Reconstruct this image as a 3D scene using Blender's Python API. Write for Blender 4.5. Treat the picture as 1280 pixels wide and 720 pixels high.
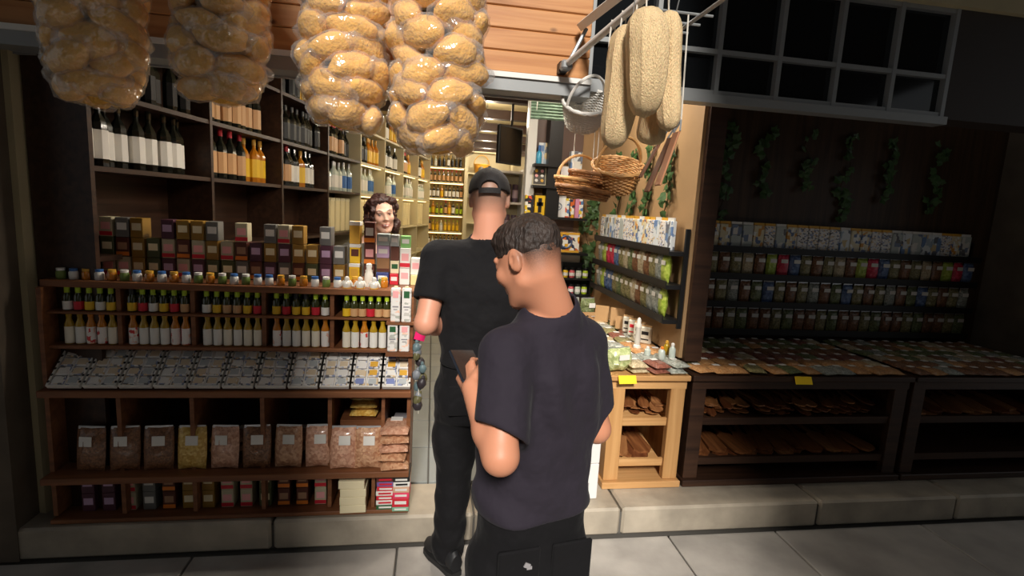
import bpy, bmesh, math, random
import numpy as np
from mathutils import Vector, Matrix, noise
random.seed(7)
R = random.Random(11)
for o in list(bpy.data.objects): bpy.data.objects.remove(o)
scn = bpy.context.scene
COL = scn.collection

# ------------------------------------------------------------------ camera
FPX = 649.0
YAW, PIT, ROL = math.radians(9), math.radians(-8.5), math.radians(3.2)
CAM = Vector((0, 0, 1.65))
fw = Vector((math.sin(YAW)*math.cos(PIT), math.cos(YAW)*math.cos(PIT), math.sin(PIT)))
rt0 = Vector((math.cos(YAW), -math.sin(YAW), 0)); up0 = rt0.cross(fw)
rt = rt0*math.cos(ROL) + up0*math.sin(ROL); up = up0*math.cos(ROL) - rt0*math.sin(ROL)
cd = bpy.data.cameras.new('camera'); cam = bpy.data.objects.new('camera', cd); COL.objects.link(cam)
cd.sensor_width = 36.0; cd.lens = 36.0*FPX/1280.0; cd.clip_start = .02
m = Matrix((rt, up, -fw)).transposed().to_4x4(); m.translation = CAM; cam.matrix_world = m
scn.camera = cam
def at(px, py, y=None, x=None, z=None):
    """world point that the photograph shows at a pixel, on a known plane of the shop"""
    d = fw + rt*((px-640)/FPX) + up*((360-py)/FPX)
    t = (y-CAM.y)/d.y if y is not None else (x-CAM.x)/d.x if x is not None else (z-CAM.z)/d.z
    return CAM + d*t

# ------------------------------------------------------------------ light
vs = scn.view_settings
vs.view_transform = 'Standard'; vs.look = 'None'; vs.exposure = 0.22; vs.gamma = 1.0
vs.use_curve_mapping = False
w = bpy.data.worlds.new('street_daylight'); scn.world = w; w.use_nodes = True
w.node_tree.nodes['Background'].inputs[0].default_value = (.93, .97, 1.0, 1)
w.node_tree.nodes['Background'].inputs[1].default_value = .20
sd = bpy.data.lights.new('sun', 'SUN'); sun = bpy.data.objects.new('sun', sd); COL.objects.link(sun)
sd.energy = 4.2; sd.angle = math.radians(10); sd.color = (1, .95, .88)
sun.rotation_euler = Vector((.10, .82, -.56)).to_track_quat('-Z', 'Y').to_euler()

# ------------------------------------------------------------------ materials
MATS = {}
def nm(name):
    mt = bpy.data.materials.new(name); mt.use_nodes = True
    nt = mt.node_tree; b = nt.nodes['Principled BSDF']; MATS[name] = mt
    return mt, nt, b
def coords(nt, scale=(1, 1, 1), rnd=0):
    tc = nt.nodes.new('ShaderNodeTexCoord'); mp = nt.nodes.new('ShaderNodeMapping')
    mp.inputs['Scale'].default_value = scale
    nt.links.new(tc.outputs['Object'], mp.inputs['Vector'])
    if rnd:
        oi = nt.nodes.new('ShaderNodeObjectInfo'); ml = nt.nodes.new('ShaderNodeMath'); ml.operation = 'MULTIPLY'
        ml.inputs[1].default_value = rnd; nt.links.new(oi.outputs['Random'], ml.inputs[0])
        cx = nt.nodes.new('ShaderNodeCombineXYZ')
        for i in range(3): nt.links.new(ml.outputs[0], cx.inputs[i])
        nt.links.new(cx.outputs[0], mp.inputs['Location'])
    return mp.outputs[0]
def bump(nt, b, vec, scale, strength, dist=.01, detail=3):
    n = nt.nodes.new('ShaderNodeTexNoise'); n.inputs['Scale'].default_value = scale; n.inputs['Detail'].default_value = detail
    nt.links.new(vec, n.inputs['Vector'])
    bp = nt.nodes.new('ShaderNodeBump'); bp.inputs['Strength'].default_value = strength; bp.inputs['Distance'].default_value = dist
    nt.links.new(n.outputs[0], bp.inputs['Height']); nt.links.new(bp.outputs[0], b.inputs['Normal'])
def ramp(nt, stops, const=False):
    r = nt.nodes.new('ShaderNodeValToRGB'); e = r.color_ramp.elements
    if const: r.color_ramp.interpolation = 'CONSTANT'
    while len(e) < len(stops): e.new(.5)
    for i, (p, c) in enumerate(stops): e[i].position = p; e[i].color = (*c, 1)
    return r
def lin(r, g, b):
    f = lambda c: (c/255/12.92) if c/255 <= .04045 else ((c/255+.055)/1.055)**2.4
    return (f(r), f(g), f(b))
def mat(name, c, rough=.5, metal=0, var=0, vs=6, bmp=0, bs=60, scale=(1, 1, 1), rnd=0, spec=.5, sub=0, emit=None, es=0):
    if name in MATS: return MATS[name]
    mt, nt, b = nm(name); c = lin(*c)
    b.inputs['Base Color'].default_value = (*c, 1); b.inputs['Roughness'].default_value = rough
    b.inputs['Metallic'].default_value = metal; b.inputs['Specular IOR Level'].default_value = spec
    if var or bmp: v = coords(nt, scale, rnd)
    if var:
        n = nt.nodes.new('ShaderNodeTexNoise'); n.inputs['Scale'].default_value = vs; n.inputs['Detail'].default_value = 5
        nt.links.new(v, n.inputs['Vector'])
        r = ramp(nt, [(.3, tuple(x*(1-var) for x in c)), (.7, tuple(min(1, x*(1+var)) for x in c))])
        nt.links.new(n.outputs[0], r.inputs[0]); nt.links.new(r.outputs[0], b.inputs['Base Color'])
    if bmp: bump(nt, b, v, bs, bmp)
    if sub:
        b.inputs['Subsurface Weight'].default_value = sub; b.inputs['Subsurface Radius'].default_value = (.012, .005, .003)
    if emit:
        b.inputs['Emission Color'].default_value = (*lin(*emit), 1); b.inputs['Emission Strength'].default_value = es
    return mt
def woodmat(name, c1, c2, axis='x', s=1.0, knots=False, rough=.45, gloss=.4):
    mt, nt, b = nm(name); c1, c2 = lin(*c1), lin(*c2)
    sc = {'x': (1.2, 22, 22), 'y': (22, 1.2, 22), 'z': (22, 22, 1.2)}[axis]
    v = coords(nt, tuple(k*s for k in sc), 17)
    n = nt.nodes.new('ShaderNodeTexNoise'); n.inputs['Scale'].default_value = 1.3; n.inputs['Detail'].default_value = 6; n.inputs['Distortion'].default_value = .6
    nt.links.new(v, n.inputs['Vector'])
    r = ramp(nt, [(.3, c1), (.5, tuple((p+q)/2 for p, q in zip(c1, c2))), (.72, c2)])
    nt.links.new(n.outputs[0], r.inputs[0]); out = r.outputs[0]
    if knots:
        v2 = coords(nt, (5, 5, 9), 9)
        vo = nt.nodes.new('ShaderNodeTexVoronoi'); vo.inputs['Scale'].default_value = 1.0; nt.links.new(v2, vo.inputs['Vector'])
        kr = ramp(nt, [(.05, (0, 0, 0)), (.13, (1, 1, 1))]); nt.links.new(vo.outputs['Distance'], kr.inputs[0])
        mx = nt.nodes.new('ShaderNodeMix'); mx.data_type = 'RGBA'
        mx.inputs['A'].default_value = (*tuple(k*.3 for k in c1), 1)
        nt.links.new(kr.outputs[0], mx.inputs['Factor']); nt.links.new(out, mx.inputs['B']); out = mx.outputs['Result']
    nt.links.new(out, b.inputs['Base Color']); b.inputs['Roughness'].default_value = rough; b.inputs['Specular IOR Level'].default_value = gloss
    bump(nt, b, v, 2.0, .12, .004)
    return mt
def printmat(name, base, inks, scale=(40, 40, 40), rough=.4, rnd=37, amount=.45):
    """flat packaging print: blocks of ink on a base colour"""
    mt, nt, b = nm(name)
    v = coords(nt, scale, rnd)
    vo = nt.nodes.new('ShaderNodeTexVoronoi'); vo.distance = 'CHEBYCHEV'; vo.inputs['Scale'].default_value = 1.0; vo.inputs['Randomness'].default_value = .8
    nt.links.new(v, vo.inputs['Vector'])
    sp = nt.nodes.new('ShaderNodeSeparateColor'); nt.links.new(vo.outputs['Color'], sp.inputs[0])
    k = len(inks); st = [(0, lin(*base))] + [(1-amount+amount*i/k, lin(*c)) for i, c in enumerate(inks)]
    r = ramp(nt, st, True); nt.links.new(sp.outputs[0], r.inputs[0])
    nt.links.new(r.outputs[0], b.inputs['Base Color']); b.inputs['Roughness'].default_value = rough
    return mt
def clearmat(name, fac=.2, rough=.15, tint=(255, 255, 255), bs=40, bmp=.6):
    """thin clear film: mostly see-through, with crinkled reflections"""
    mt = bpy.data.materials.new(name); mt.use_nodes = True; MATS[name] = mt; nt = mt.node_tree
    nt.nodes.remove(nt.nodes['Principled BSDF']); o = nt.nodes['Material Output']
    t = nt.nodes.new('ShaderNodeBsdfTransparent'); t.inputs[0].default_value = (*lin(*tint), 1)
    g = nt.nodes.new('ShaderNodeBsdfGlossy'); g.inputs['Roughness'].default_value = rough
    d = nt.nodes.new('ShaderNodeBsdfDiffuse'); d.inputs[0].default_value = (*lin(*tint), 1)
    a = nt.nodes.new('ShaderNodeMixShader'); a.inputs[0].default_value = .45
    x = nt.nodes.new('ShaderNodeMixShader')
    nt.links.new(g.outputs[0], a.inputs[1]); nt.links.new(d.outputs[0], a.inputs[2])
    lw = nt.nodes.new('ShaderNodeLayerWeight'); lw.inputs[0].default_value = .35
    mm = nt.nodes.new('ShaderNodeMath'); mm.operation = 'MULTIPLY_ADD'; mm.inputs[1].default_value = .20; mm.inputs[2].default_value = fac
    nt.links.new(lw.outputs['Facing'], mm.inputs[0]); nt.links.new(mm.outputs[0], x.inputs[0])
    nt.links.new(t.outputs[0], x.inputs[1]); nt.links.new(a.outputs[0], x.inputs[2]); nt.links.new(x.outputs[0], o.inputs[0])
    v = coords(nt, (1, 1, 1), 5)
    n = nt.nodes.new('ShaderNodeTexNoise'); n.inputs['Scale'].default_value = bs; nt.links.new(v, n.inputs['Vector'])
    bp = nt.nodes.new('ShaderNodeBump'); bp.inputs['Strength'].default_value = bmp; bp.inputs['Distance'].default_value = .01
    nt.links.new(n.outputs[0], bp.inputs['Height'])
    for s in (g, d, lw): nt.links.new(bp.outputs[0], s.inputs['Normal'])
    return mt

# ------------------------------------------------------------------ mesh helpers
class MB:
    def __init__(s): s.v = []; s.f = []; s.m = []
    def add(s, vs, fs, mi=0):
        n = len(s.v); s.v += [tuple(v) for v in vs]; s.f += [tuple(i+n for i in f) for f in fs]; s.m += [mi]*len(fs); return s
    def box(s, c, d, mi=0, rot=None, taper=1.0, bev=0.0):
        hx, hy, hz = d[0]/2, d[1]/2, d[2]/2; c = Vector(c)
        if bev:
            b = min(bev, hx*.9, hy*.9, hz*.9); vs = []
            for sx in (-1, 1):
                for sy in (-1, 1):
                    for sz in (-1, 1):
                        vs += [Vector((sx*hx, sy*(hy-b), sz*(hz-b))), Vector((sx*(hx-b), sy*hy, sz*(hz-b))), Vector((sx*(hx-b), sy*(hy-b), sz*hz))]
            bm = bmesh.new()
            for v in vs: bm.verts.new(v)
            r = bmesh.ops.convex_hull(bm, input=bm.verts)
            bm.verts.index_update(); 
            V = [v.co.copy() for v in bm.verts]; Fs = [[v.index for v in f.verts] for f in bm.faces]; bm.free()
        else:
            V = [Vector((x*hx*(taper if z > 0 else 1), y*hy*(taper if z > 0 else 1), z*hz)) for z in (-1, 1) for y in (-1, 1) for x in (-1, 1)]
            Fs = [(0, 2, 3, 1), (4, 5, 7, 6), (0, 1, 5, 4), (2, 6, 7, 3), (0, 4, 6, 2), (1, 3, 7, 5)]
        if rot is not None: V = [rot @ v for v in V]
        return s.add([v+c for v in V], Fs, mi)
    def lathe(s, prof, n=12, c=(0, 0, 0), mi=0, rot=None, caps=True):
        c = Vector(c); V = []; Fs = []
        for r, z in prof:
            for k in range(n):
                a = 2*math.pi*k/n; V.append(Vector((r*math.cos(a), r*math.sin(a), z)))
        for i in range(len(prof)-1):
            for k in range(n):
                k2 = (k+1) % n; Fs.append((i*n+k, i*n+k2, (i+1)*n+k2, (i+1)*n+k))
        if caps:
            Fs.append(tuple(range(n-1, -1, -1))); Fs.append(tuple((len(prof)-1)*n+k for k in range(n)))
        if rot is not None: V = [rot @ v for v in V]
        return s.add([v+c for v in V], Fs, mi)
    def tube(s, pts, r, n=6, mi=0):
        pts = [Vector(p) for p in pts]; V = []; Fs = []; rr = r if isinstance(r, (list, tuple)) else [r]*len(pts)
        up_ = Vector((0, 0, 1)); prev = None
        for i, p in enumerate(pts):
            t = (pts[min(i+1, len(pts)-1)]-pts[max(i-1, 0)]).normalized()
            if prev is None:
                a = t.cross(up_) if abs(t.z) < .95 else t.cross(Vector((1, 0, 0)))
            else: a = prev-t*prev.dot(t)
            a = a.normalized(); prev = a; b = t.cross(a)
            for k in range(n):
                g = 2*math.pi*k/n; V.append(p+(a*math.cos(g)+b*math.sin(g))*rr[i])
        for i in range(len(pts)-1):
            for k in range(n):
                k2 = (k+1) % n; Fs.append((i*n+k, i*n+k2, (i+1)*n+k2, (i+1)*n+k))
        Fs.append(tuple(range(n-1, -1, -1))); Fs.append(tuple((len(pts)-1)*n+k for k in range(n)))
        return s.add(V, Fs, mi)
    def mesh(s, name, mats, smooth=False):
        me = bpy.data.meshes.new(name); me.from_pydata(s.v, [], s.f)
        for mt in (mats if isinstance(mats, (list, tuple)) else [mats]): me.materials.append(mt)
        if any(s.m): me.polygons.foreach_set('material_index', s.m)
        bm = bmesh.new(); bm.from_mesh(me); bmesh.ops.recalc_face_normals(bm, faces=bm.faces); bm.to_mesh(me); bm.free()
        if smooth:
            me.polygons.foreach_set('use_smooth', [True]*len(me.polygons))
            me.set_sharp_from_angle(angle=math.radians(38))
        return me
def new(name, me, parent=None, loc=(0, 0, 0), rot=(0, 0, 0), sc=None):
    o = bpy.data.objects.new(name, me); COL.objects.link(o); o.parent = parent; o.location = loc; o.rotation_euler = rot
    if sc is not None: o.scale = sc if isinstance(sc, (tuple, list)) else (sc, sc, sc)
    return o
def tag(o, label, cat, group=None, kind=None):
    if label: o['label'] = label
    if cat: o['category'] = cat
    if group: o['group'] = group
    if kind: o['kind'] = kind
    return o
def thing(name, label, cat, loc=(0, 0, 0), rz=0, group=None):
    return tag(new(name, None, None, loc, (0, 0, rz)), label, cat, group)
def struct(name, mb, mt, smooth=False, loc=(0, 0, 0)):
    o = new(name, mb.mesh(name, mt, smooth) if mb else None, None, loc); o['kind'] = 'structure'; return o
def put(parts, name, label, cat, loc, rz=0, group=None, sc=None, tilt=(0, 0)):
    """one thing out of shared part meshes: [(part name, mesh), ...] or a single mesh"""
    if not isinstance(parts, list): 
        return tag(new(name, parts, None, loc, (tilt[0], tilt[1], rz), sc), label, cat, group)
    e = tag(new(name, None, None, loc, (tilt[0], tilt[1], rz), sc), label, cat, group)
    for pn, me in parts: new(pn, me, e)
    return e

# ------------------------------------------------------------------ the setting
M_street = mat('street_marble', (160, 155, 149), .5, var=.22, vs=4, bmp=.15, bs=30, rnd=9)
M_kerb = mat('kerb_marble', (168, 157, 140), .55, var=.25, vs=5, bmp=.35, bs=14, rnd=9)
M_tile = mat('floor_tile', (142, 146, 144), .4, var=.1, vs=3, bmp=.1, bs=20, rnd=9)
M_joint = mat('joint_cement', (92, 88, 82), .9)
M_cream = mat('cream_paint', (190, 176, 140), .7, var=.06)
M_dark = mat('dark_paint', (52, 42, 36), .6)
M_tan = mat('tan_board', (172, 138, 98), .65, var=.1, vs=3)
M_white = mat('white_enamel', (226, 224, 218), .4)
M_grey = mat('grey_metal', (150, 152, 152), .4, .3)
M_black = mat('black_plastic', (22, 21, 22), .45)
M_beam = mat('beam_wood', (62, 40, 26), .6, var=.2, vs=8, scale=(1, 8, 8))
W_fascia = woodmat('fascia_pine', (170, 110, 62), (206, 150, 96), 'x', knots=True)
W_counter = woodmat('counter_wood', (104, 62, 38), (142, 92, 58), 'x')
W_table = woodmat('table_pine', (172, 124, 74), (204, 158, 104), 'z')
W_tablex = woodmat('table_pine_long', (182, 134, 82), (212, 166, 112), 'x')
W_dimmed = woodmat('dimmed_wood', (44, 28, 20), (70, 46, 32), 'x')  # wood colour darkened to stand in for shade at both sides
M_smoke = mat('dark_glass', (20, 22, 24), .08)

g = struct('floor', MB().box((0, -2, -.06), (16, 9, .08)), M_joint)
rr = random.Random(3)
slab_me = {}
yy = 2.36
for row, d in enumerate((.52, .6, .6, .6, .6)):
    xx = -3.2 - .33*(row % 2)
    while xx < 4.4:
        ww = rr.choice((.62, .78, .92))
        if (ww, d) not in slab_me: slab_me[(ww, d)] = MB().box((0, 0, 0), (ww-.01, d-.01, .05), bev=.004).mesh('slab', M_street)
        new('paving_slab', slab_me[(ww, d)], g, (xx+ww/2, yy-d/2, -.025+rr.uniform(-.002, .002)))
        xx += ww
    yy -= d
g = struct('trim_1', MB().box((.3, 2.52, .06), (9, .26, .12)), M_joint)
xx = -3.9
for ww in (1.1, .9, 1.2, .95, .77, 1.15, .9, 1.1):
    new('kerb_block', MB().box((0, 0, 0), (ww-.012, .31, .15), bev=.012).mesh('kerb', M_kerb), g, (xx+ww/2, 2.53, .0745)); xx += ww
g = struct('floor', MB().box((.6, 6.0, .08), (6.4, 6.6, .12)), M_joint)
tm = MB().box((0, 0, 0), (.612, .412, .02), bev=.003).mesh('tile', M_tile)
for j in range(15):
    for i in range(-2, 3):
        new('floor_tile', tm, g, (.02+.31+i*.62, 2.69+.21+j*.42, .141))

# walls of the recess and of the room behind
WL0, WL1 = Vector((-1.72, 2.5)), Vector((-.27, 9.2))          # skewed left wall
dl = (WL1-WL0); LWA = math.atan2(dl.y, dl.x)
mb = MB(); n2 = Vector((-dl.y, dl.x)).normalized()*.14
mb.add([(p.x, p.y, z) for z in (.14, 3.0) for p in (WL0, WL1, WL1+n2, WL0+n2)], [(0, 1, 2, 3), (4, 5, 6, 7), (0, 1, 5, 4), (1, 2, 6, 5), (2, 3, 7, 6), (3, 0, 4, 7)])
struct('wall_left', mb, M_cream)
struct('wall_back', MB().box((1.3, 9.33, 1.55), (4.2, .16, 2.9)), M_cream)
struct('wall_right', MB().box((3.1, 6.95, 1.55), (.14, 4.9, 2.9)), M_cream)
struct('ceiling', MB().box((.9, 6.75, 2.72), (4.7, 5.1, .1)), mat('ceiling_paint', (214, 196, 150), .7))
struct('ceiling', MB().box((.6, 3.36, 2.83), (5.0, 1.85, .08)), M_cream)
struct('wall_partition', MB().box((1.47, 3.59, 1.845), (.08, 1.72, 1.97)), M_tan)
struct('wall_end', MB().box((1.2, 4.5, 1.5), (.72, .1, 2.66)).box((2.4, 4.5, 1.5), (1.7, .1, 2.66)), M_tan)
struct('wall_street', MB().box((3.1, 3.52, 1.6), (3.3, .1, 3.2)), woodmat('dimmed_street_board', (58, 42, 30), (84, 62, 44), 'z'))  # board colour darkened in place of shade on the right side
struct('trim_7', MB().box((1.50, 2.715, 1.84), (.10, .035, 1.98)), W_dimmed)
struct('wall_pier', MB().box((-2.35, 2.62, 1.7), (1.2, .5, 3.4)), mat('pier_stone', (96, 84, 70), .8, var=.2, bmp=.3, bs=12))
struct('wall_pier', MB().box((4.55, 3.1, 1.7), (.5, 1.1, 3.4)), MATS['pier_stone'])
struct('wall_opposite', MB().box((.5, -5.6, 1.5), (18, .4, 3.2)), MATS['pier_stone'])
# wooden fascia above the opening: a plank at a time
g = struct('wall_fascia', MB().box((-.62, 2.52, 2.78), (2.6, .16, 1.1)), M_dark)
pm = [MB().box((0, 0, 0), (l, .03, .089), bev=.004).mesh('plank', W_fascia) for l in (2.6, 1.45, 1.15)]
for k in range(11):
    z = 2.302+k*.092
    if k % 3 != 1: new('plank', pm[0], g, (-.62, 2.425, z))
    else: new('plank', pm[1], g, (-.62-.575, 2.425, z)); new('plank', pm[2], g, (-.62+.725, 2.425, z))
# white shutter rail under it
struct('trim_2', MB().box((-.62, 2.42, 2.243), (2.62, .06, .022)), M_white)
struct('trim_3', MB().box((-.62, 2.47, 2.205), (2.62, .14, .055)).box((-.62, 2.53, 2.215), (2.62, .02, .09)), M_grey)
# dark glazed transom to the right of the fascia
g = struct('window_1', None, None)
zs = (2.25, 2.46, 2.78, 3.1, 3.26)
for i in range(6):
    for j in range(4): new('pane', MB().box((.86+i*.32, 2.505, (zs[j]+zs[j+1])/2), (.30, .008, zs[j+1]-zs[j]-.02)).mesh('pane', M_smoke), g)
for z in (2.27, 2.46, 2.78, 3.1): new('window_bar', MB().box((1.66, 2.49, z), (1.96, .035, .022)).mesh('bar', M_grey), g)
for x in (.70, 1.02, 1.34, 1.66, 1.98, 2.3, 2.62): new('window_bar', MB().box((x, 2.485, 2.75), (.022, .035, 1.0)).mesh('bar', M_grey), g)
struct('wall_transom', MB().box((1.66, 2.56, 2.75), (1.96, .03, 1.02)), M_dark)
struct('wall_fascia_right', MB().box((3.55, 2.55, 2.8), (1.86, .16, 1.1)), M_dark)
struct('trim_6', MB().box((1.66, 2.5, 2.24), (1.98, .08, .04)), M_grey)
# inner doorway frame
g = struct('door_1', None, None)
new('jamb', MB().box((.79, 4.4, 1.4), (.075, .1, 2.5)).mesh('jamb', M_white), g)
new('header', MB().box((-.2, 4.4, 2.66), (1.95, .1, .07)).mesh('header', M_white), g)
# ceiling beams
for k, y in enumerate((4.73, 5.61, 6.49, 7.4, 8.3, 9.05)):
    struct('trim_%d' % (10+k), MB().box((.9, y, 2.63), (4.4, .1, .10)), M_beam)
# added unseen awnings that shade both side areas, open between them
M_shade_awn = mat('shade_awning_canvas', (74, 66, 58), .9)
def awning(x0, x1, label):
    t = thing('awning', label, 'awning', ((x0+x1)/2, 2.3, 2.9))
    mb = MB(); w_ = x1-x0
    for k in range(8):
        a, b = -w_/2+w_*k/8, -w_/2+w_*(k+1)/8
        mb.add([(a, -.0, .75), (b, 0, .75), (b, -6.2, .12), (a, -6.2, .12), (a, 0, .735), (b, 0, .735), (b, -6.2, .105), (a, -6.2, .105)],
               [(0, 1, 2, 3), (7, 6, 5, 4), (0, 4, 5, 1), (2, 6, 7, 3), (1, 5, 6, 2), (0, 3, 7, 4)])
    new('canvas', mb.mesh('canvas', M_shade_awn), t)
    new('front_bar', MB().tube([(-w_/2, -6.2, .1), (w_/2, -6.2, .1)], .03, 8).mesh('bar', M_grey), t)
    v = MB()
    for k in range(14):
        a = -w_/2+w_*k/14; b = a+w_/14
        v.add([(a, -6.22, .1), (b, -6.22, .1), (b, -6.22, -.12), ((a+b)/2, -6.22, -.17), (a, -6.22, -.12)], [(0, 1, 2, 3, 4)])
    new('valance', v.mesh('valance', M_shade_awn), t)
# ------------------------------------------------------------------ signed-distance modelling for bodies and cloth
class SD:
    def __init__(s, lo, hi, h):
        s.lo = np.array(lo, float); s.h = h
        s.n = np.ceil((np.array(hi)-s.lo)/h).astype(int)+1
        s.F = np.full(tuple(s.n), .2, np.float32)
    def sub(s, lo, hi):
        a = np.clip(np.floor((np.array(lo)-s.lo)/s.h).astype(int), 0, s.n); b = np.clip(np.ceil((np.array(hi)-s.lo)/s.h).astype(int)+1, 0, s.n)
        sl = tuple(slice(i, j) for i, j in zip(a, b))
        g = np.meshgrid(*[(s.lo[i]+s.h*np.arange(a[i], b[i])).astype(np.float32) for i in range(3)], indexing='ij', sparse=True)
        return sl, g
    def comb(s, sl, d, k, op):
        f = s.F[sl]
        if op == 'cut': s.F[sl] = np.maximum(f, -d); return
        hh = np.clip(.5+.5*(f-d)/k, 0, 1) if k > 0 else (d < f).astype(np.float32)
        s.F[sl] = f+(d-f)*hh-k*hh*(1-hh)
    def cone(s, a, b, ra, rb, k=.02, op='add'):
        a = np.array(a, float); b = np.array(b, float); m_ = max(ra, rb)+k+3*s.h
        sl, g = s.sub(np.minimum(a, b)-m_, np.maximum(a, b)+m_)
        ab = b-a; L = ab@ab+1e-12
        p = [g[i]-a[i] for i in range(3)]
        t = np.clip((p[0]*ab[0]+p[1]*ab[1]+p[2]*ab[2])/L, 0, 1)
        d = np.sqrt((p[0]-t*ab[0])**2+(p[1]-t*ab[1])**2+(p[2]-t*ab[2])**2)-(ra+(rb-ra)*t)
        s.comb(sl, d, k, op); return s
    def chain(s, pts, rs, k=.02):
        for i in range(len(pts)-1): s.cone(pts[i], pts[i+1], rs[i], rs[i+1], k)
        return s
    def ell(s, c, r, M=None, k=.02, op='add'):
        c = np.array(c, float); r = np.array(r, float); m_ = r.max()+k+3*s.h
        sl, g = s.sub(c-m_, c+m_); p = [g[i]-c[i] for i in range(3)]
        if M is not None: p = [p[0]*M[0][i]+p[1]*M[1][i]+p[2]*M[2][i] for i in range(3)]
        q = np.sqrt((p[0]/r[0])**2+(p[1]/r[1])**2+(p[2]/r[2])**2)
        q2 = np.sqrt((p[0]/r[0]**2)**2+(p[1]/r[1]**2)**2+(p[2]/r[2]**2)**2)+1e-9
        s.comb(sl, q*(q-1)/q2, k, op); return s
    def stack(s, keys, k=.02, e=2.4):
        """keys: (z, cx, cy, rx, ry, angle); a trunk of elliptical sections"""
        K = np.array(sorted(keys)); m_ = K[:, 3:5].max()+.08
        sl, g = s.sub((K[:, 1].min()-m_, K[:, 2].min()-m_, K[0, 0]-.06), (K[:, 1].max()+m_, K[:, 2].max()+m_, K[-1, 0]+.06))
        z = g[2].ravel(); zz = np.clip(z, K[0, 0], K[-1, 0]); i = lambda j: np.interp(zz, K[:, 0], K[:, j]).astype(np.float32)[None, None, :]
        cx, cy, rx, ry, an = [i(j) for j in range(1, 6)]
        dx, dy = g[0]-cx, g[1]-cy; ca, sa = np.cos(an), np.sin(an)
        u = np.abs((dx*ca+dy*sa)/rx); v = np.abs((-dx*sa+dy*ca)/ry)
        q = (u**e+v**e)**(1/e); d = (q-1)*np.minimum(rx, ry)*.95
        over = np.abs(g[2]-zz[None, None, :])
        d = np.where(over > 0, np.sqrt(np.maximum(d, 0)**2+over**2)+np.minimum(d, 0)*(over <= 0), d)
        s.comb(sl, d.astype(np.float32), k, 'add'); return s
    def cutplane(s, p, nrm, lo=None, hi=None):
        """removes what lies on the side the normal points to, inside a box"""
        lo = s.lo if lo is None else lo; hi = s.lo+s.h*s.n if hi is None else hi
        sl, g = s.sub(lo, hi); n_ = np.array(nrm, float); n_ /= np.linalg.norm(n_)
        d = (g[0]-p[0])*n_[0]+(g[1]-p[1])*n_[1]+(g[2]-p[2])*n_[2]
        s.F[sl] = np.maximum(s.F[sl], d); return s
    def disp(s, fn):
        sl, g = s.sub(s.lo, s.lo+s.h*s.n); f = s.F[sl]; near = np.abs(f) < .04
        s.F[sl] = np.where(near, f+fn(*g), f); return s
    def blur(s, n=1):
        for _ in range(n):
            for ax in range(3):
                f = s.F; g_ = f.copy(); a = [slice(None)]*3; b = [slice(None)]*3; c = [slice(None)]*3
                a[ax] = slice(0, -2); b[ax] = slice(1, -1); c[ax] = slice(2, None)
                g_[tuple(b)] = (f[tuple(a)]+2*f[tuple(b)]+f[tuple(c)])*.25; s.F = g_
        return s
    def mesh(s, name, mats, org=(0, 0, 0)):
        F = s.F; neg = F < 0
        for ax in range(3):                     # keep the surface closed at the border
            i = [slice(None)]*3
            for e in (0, -1): i[ax] = e; F[tuple(i)] = np.maximum(F[tuple(i)], s.h)
        neg = F < 0
        cnt = np.zeros(tuple(s.n-1), np.int8)
        for a in (0, 1):
            for b in (0, 1):
                for c in (0, 1):
                    cnt += neg[a:F.shape[0]-1+a, b:F.shape[1]-1+b, c:F.shape[2]-1+c]
        act = (cnt > 0) & (cnt < 8); I = np.argwhere(act)
        idx = np.full(act.shape, -1, np.int32); idx[act] = np.arange(len(I))
        P = np.zeros((len(I), 3)); N = np.zeros(len(I))
        cs = [(a, b, c) for a in (0, 1) for b in (0, 1) for c in (0, 1)]
        val = {c: F[I[:, 0]+c[0], I[:, 1]+c[1], I[:, 2]+c[2]] for c in cs}
        for c in cs:
            for ax in range(3):
                if c[ax]: continue
                d = list(c); d[ax] = 1; d = tuple(d); u, v = val[c], val[d]; x = (u < 0) != (v < 0)
                t = np.where(x, u/np.where(x, u-v, 1), 0)
                p = np.array(c, float)[None, :].repeat(len(I), 0); p[:, ax] = t
                P += p*x[:, None]; N += x
        V = (I+P/N[:, None])*s.h+s.lo-np.array(org)
        Q = []
        for ax in range(3):
            o1, o2 = [(1, 2), (2, 0), (0, 1)][ax]
            a = [slice(None)]*3; b = [slice(None)]*3; a[ax] = slice(0, -1); b[ax] = slice(1, None)
            A, B = neg[tuple(a)], neg[tuple(b)]; X = np.argwhere(A != B); sg = A[tuple(X.T)]
            ok = (X[:, o1] > 0) & (X[:, o2] > 0) & (X[:, o1] < s.n[o1]-1) & (X[:, o2] < s.n[o2]-1); X = X[ok]; sg = sg[ok]
            q = []
            for du, dv in ((-1, -1), (0, -1), (0, 0), (-1, 0)):
                Y = X.copy(); Y[:, o1] += du; Y[:, o2] += dv; q.append(idx[tuple(Y.T)])
            q = np.stack(q, 1); q[~sg] = q[~sg][:, ::-1]; Q.append(q)
        Q = np.concatenate(Q); Q = Q[(Q >= 0).all(1)]
        me = bpy.data.meshes.new(name); me.vertices.add(len(V)); me.vertices.foreach_set('co', V.astype(np.float32).ravel())
        me.loops.add(len(Q)*4); me.loops.foreach_set('vertex_index', Q.ravel().astype(np.int32))
        me.polygons.add(len(Q)); me.polygons.foreach_set('loop_start', np.arange(0, len(Q)*4, 4, dtype=np.int32))
        me.update(calc_edges=True); me.validate()
        for mt in (mats if isinstance(mats, list) else [mats]): me.materials.append(mt)
        me.polygons.foreach_set('use_smooth', [True]*len(me.polygons))
        return me
def vnoise(x, y, z, s=1.0, seed=0):
    x, y, z = x*s, y*s, z*s
    return (np.sin(x*1.7+1.3*np.sin(y*1.1+seed)+seed)+np.sin(y*1.9+1.7*np.sin(z*1.3+seed*2))+np.sin(z*2.1+1.1*np.sin(x*1.5+seed*3)))/3

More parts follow.
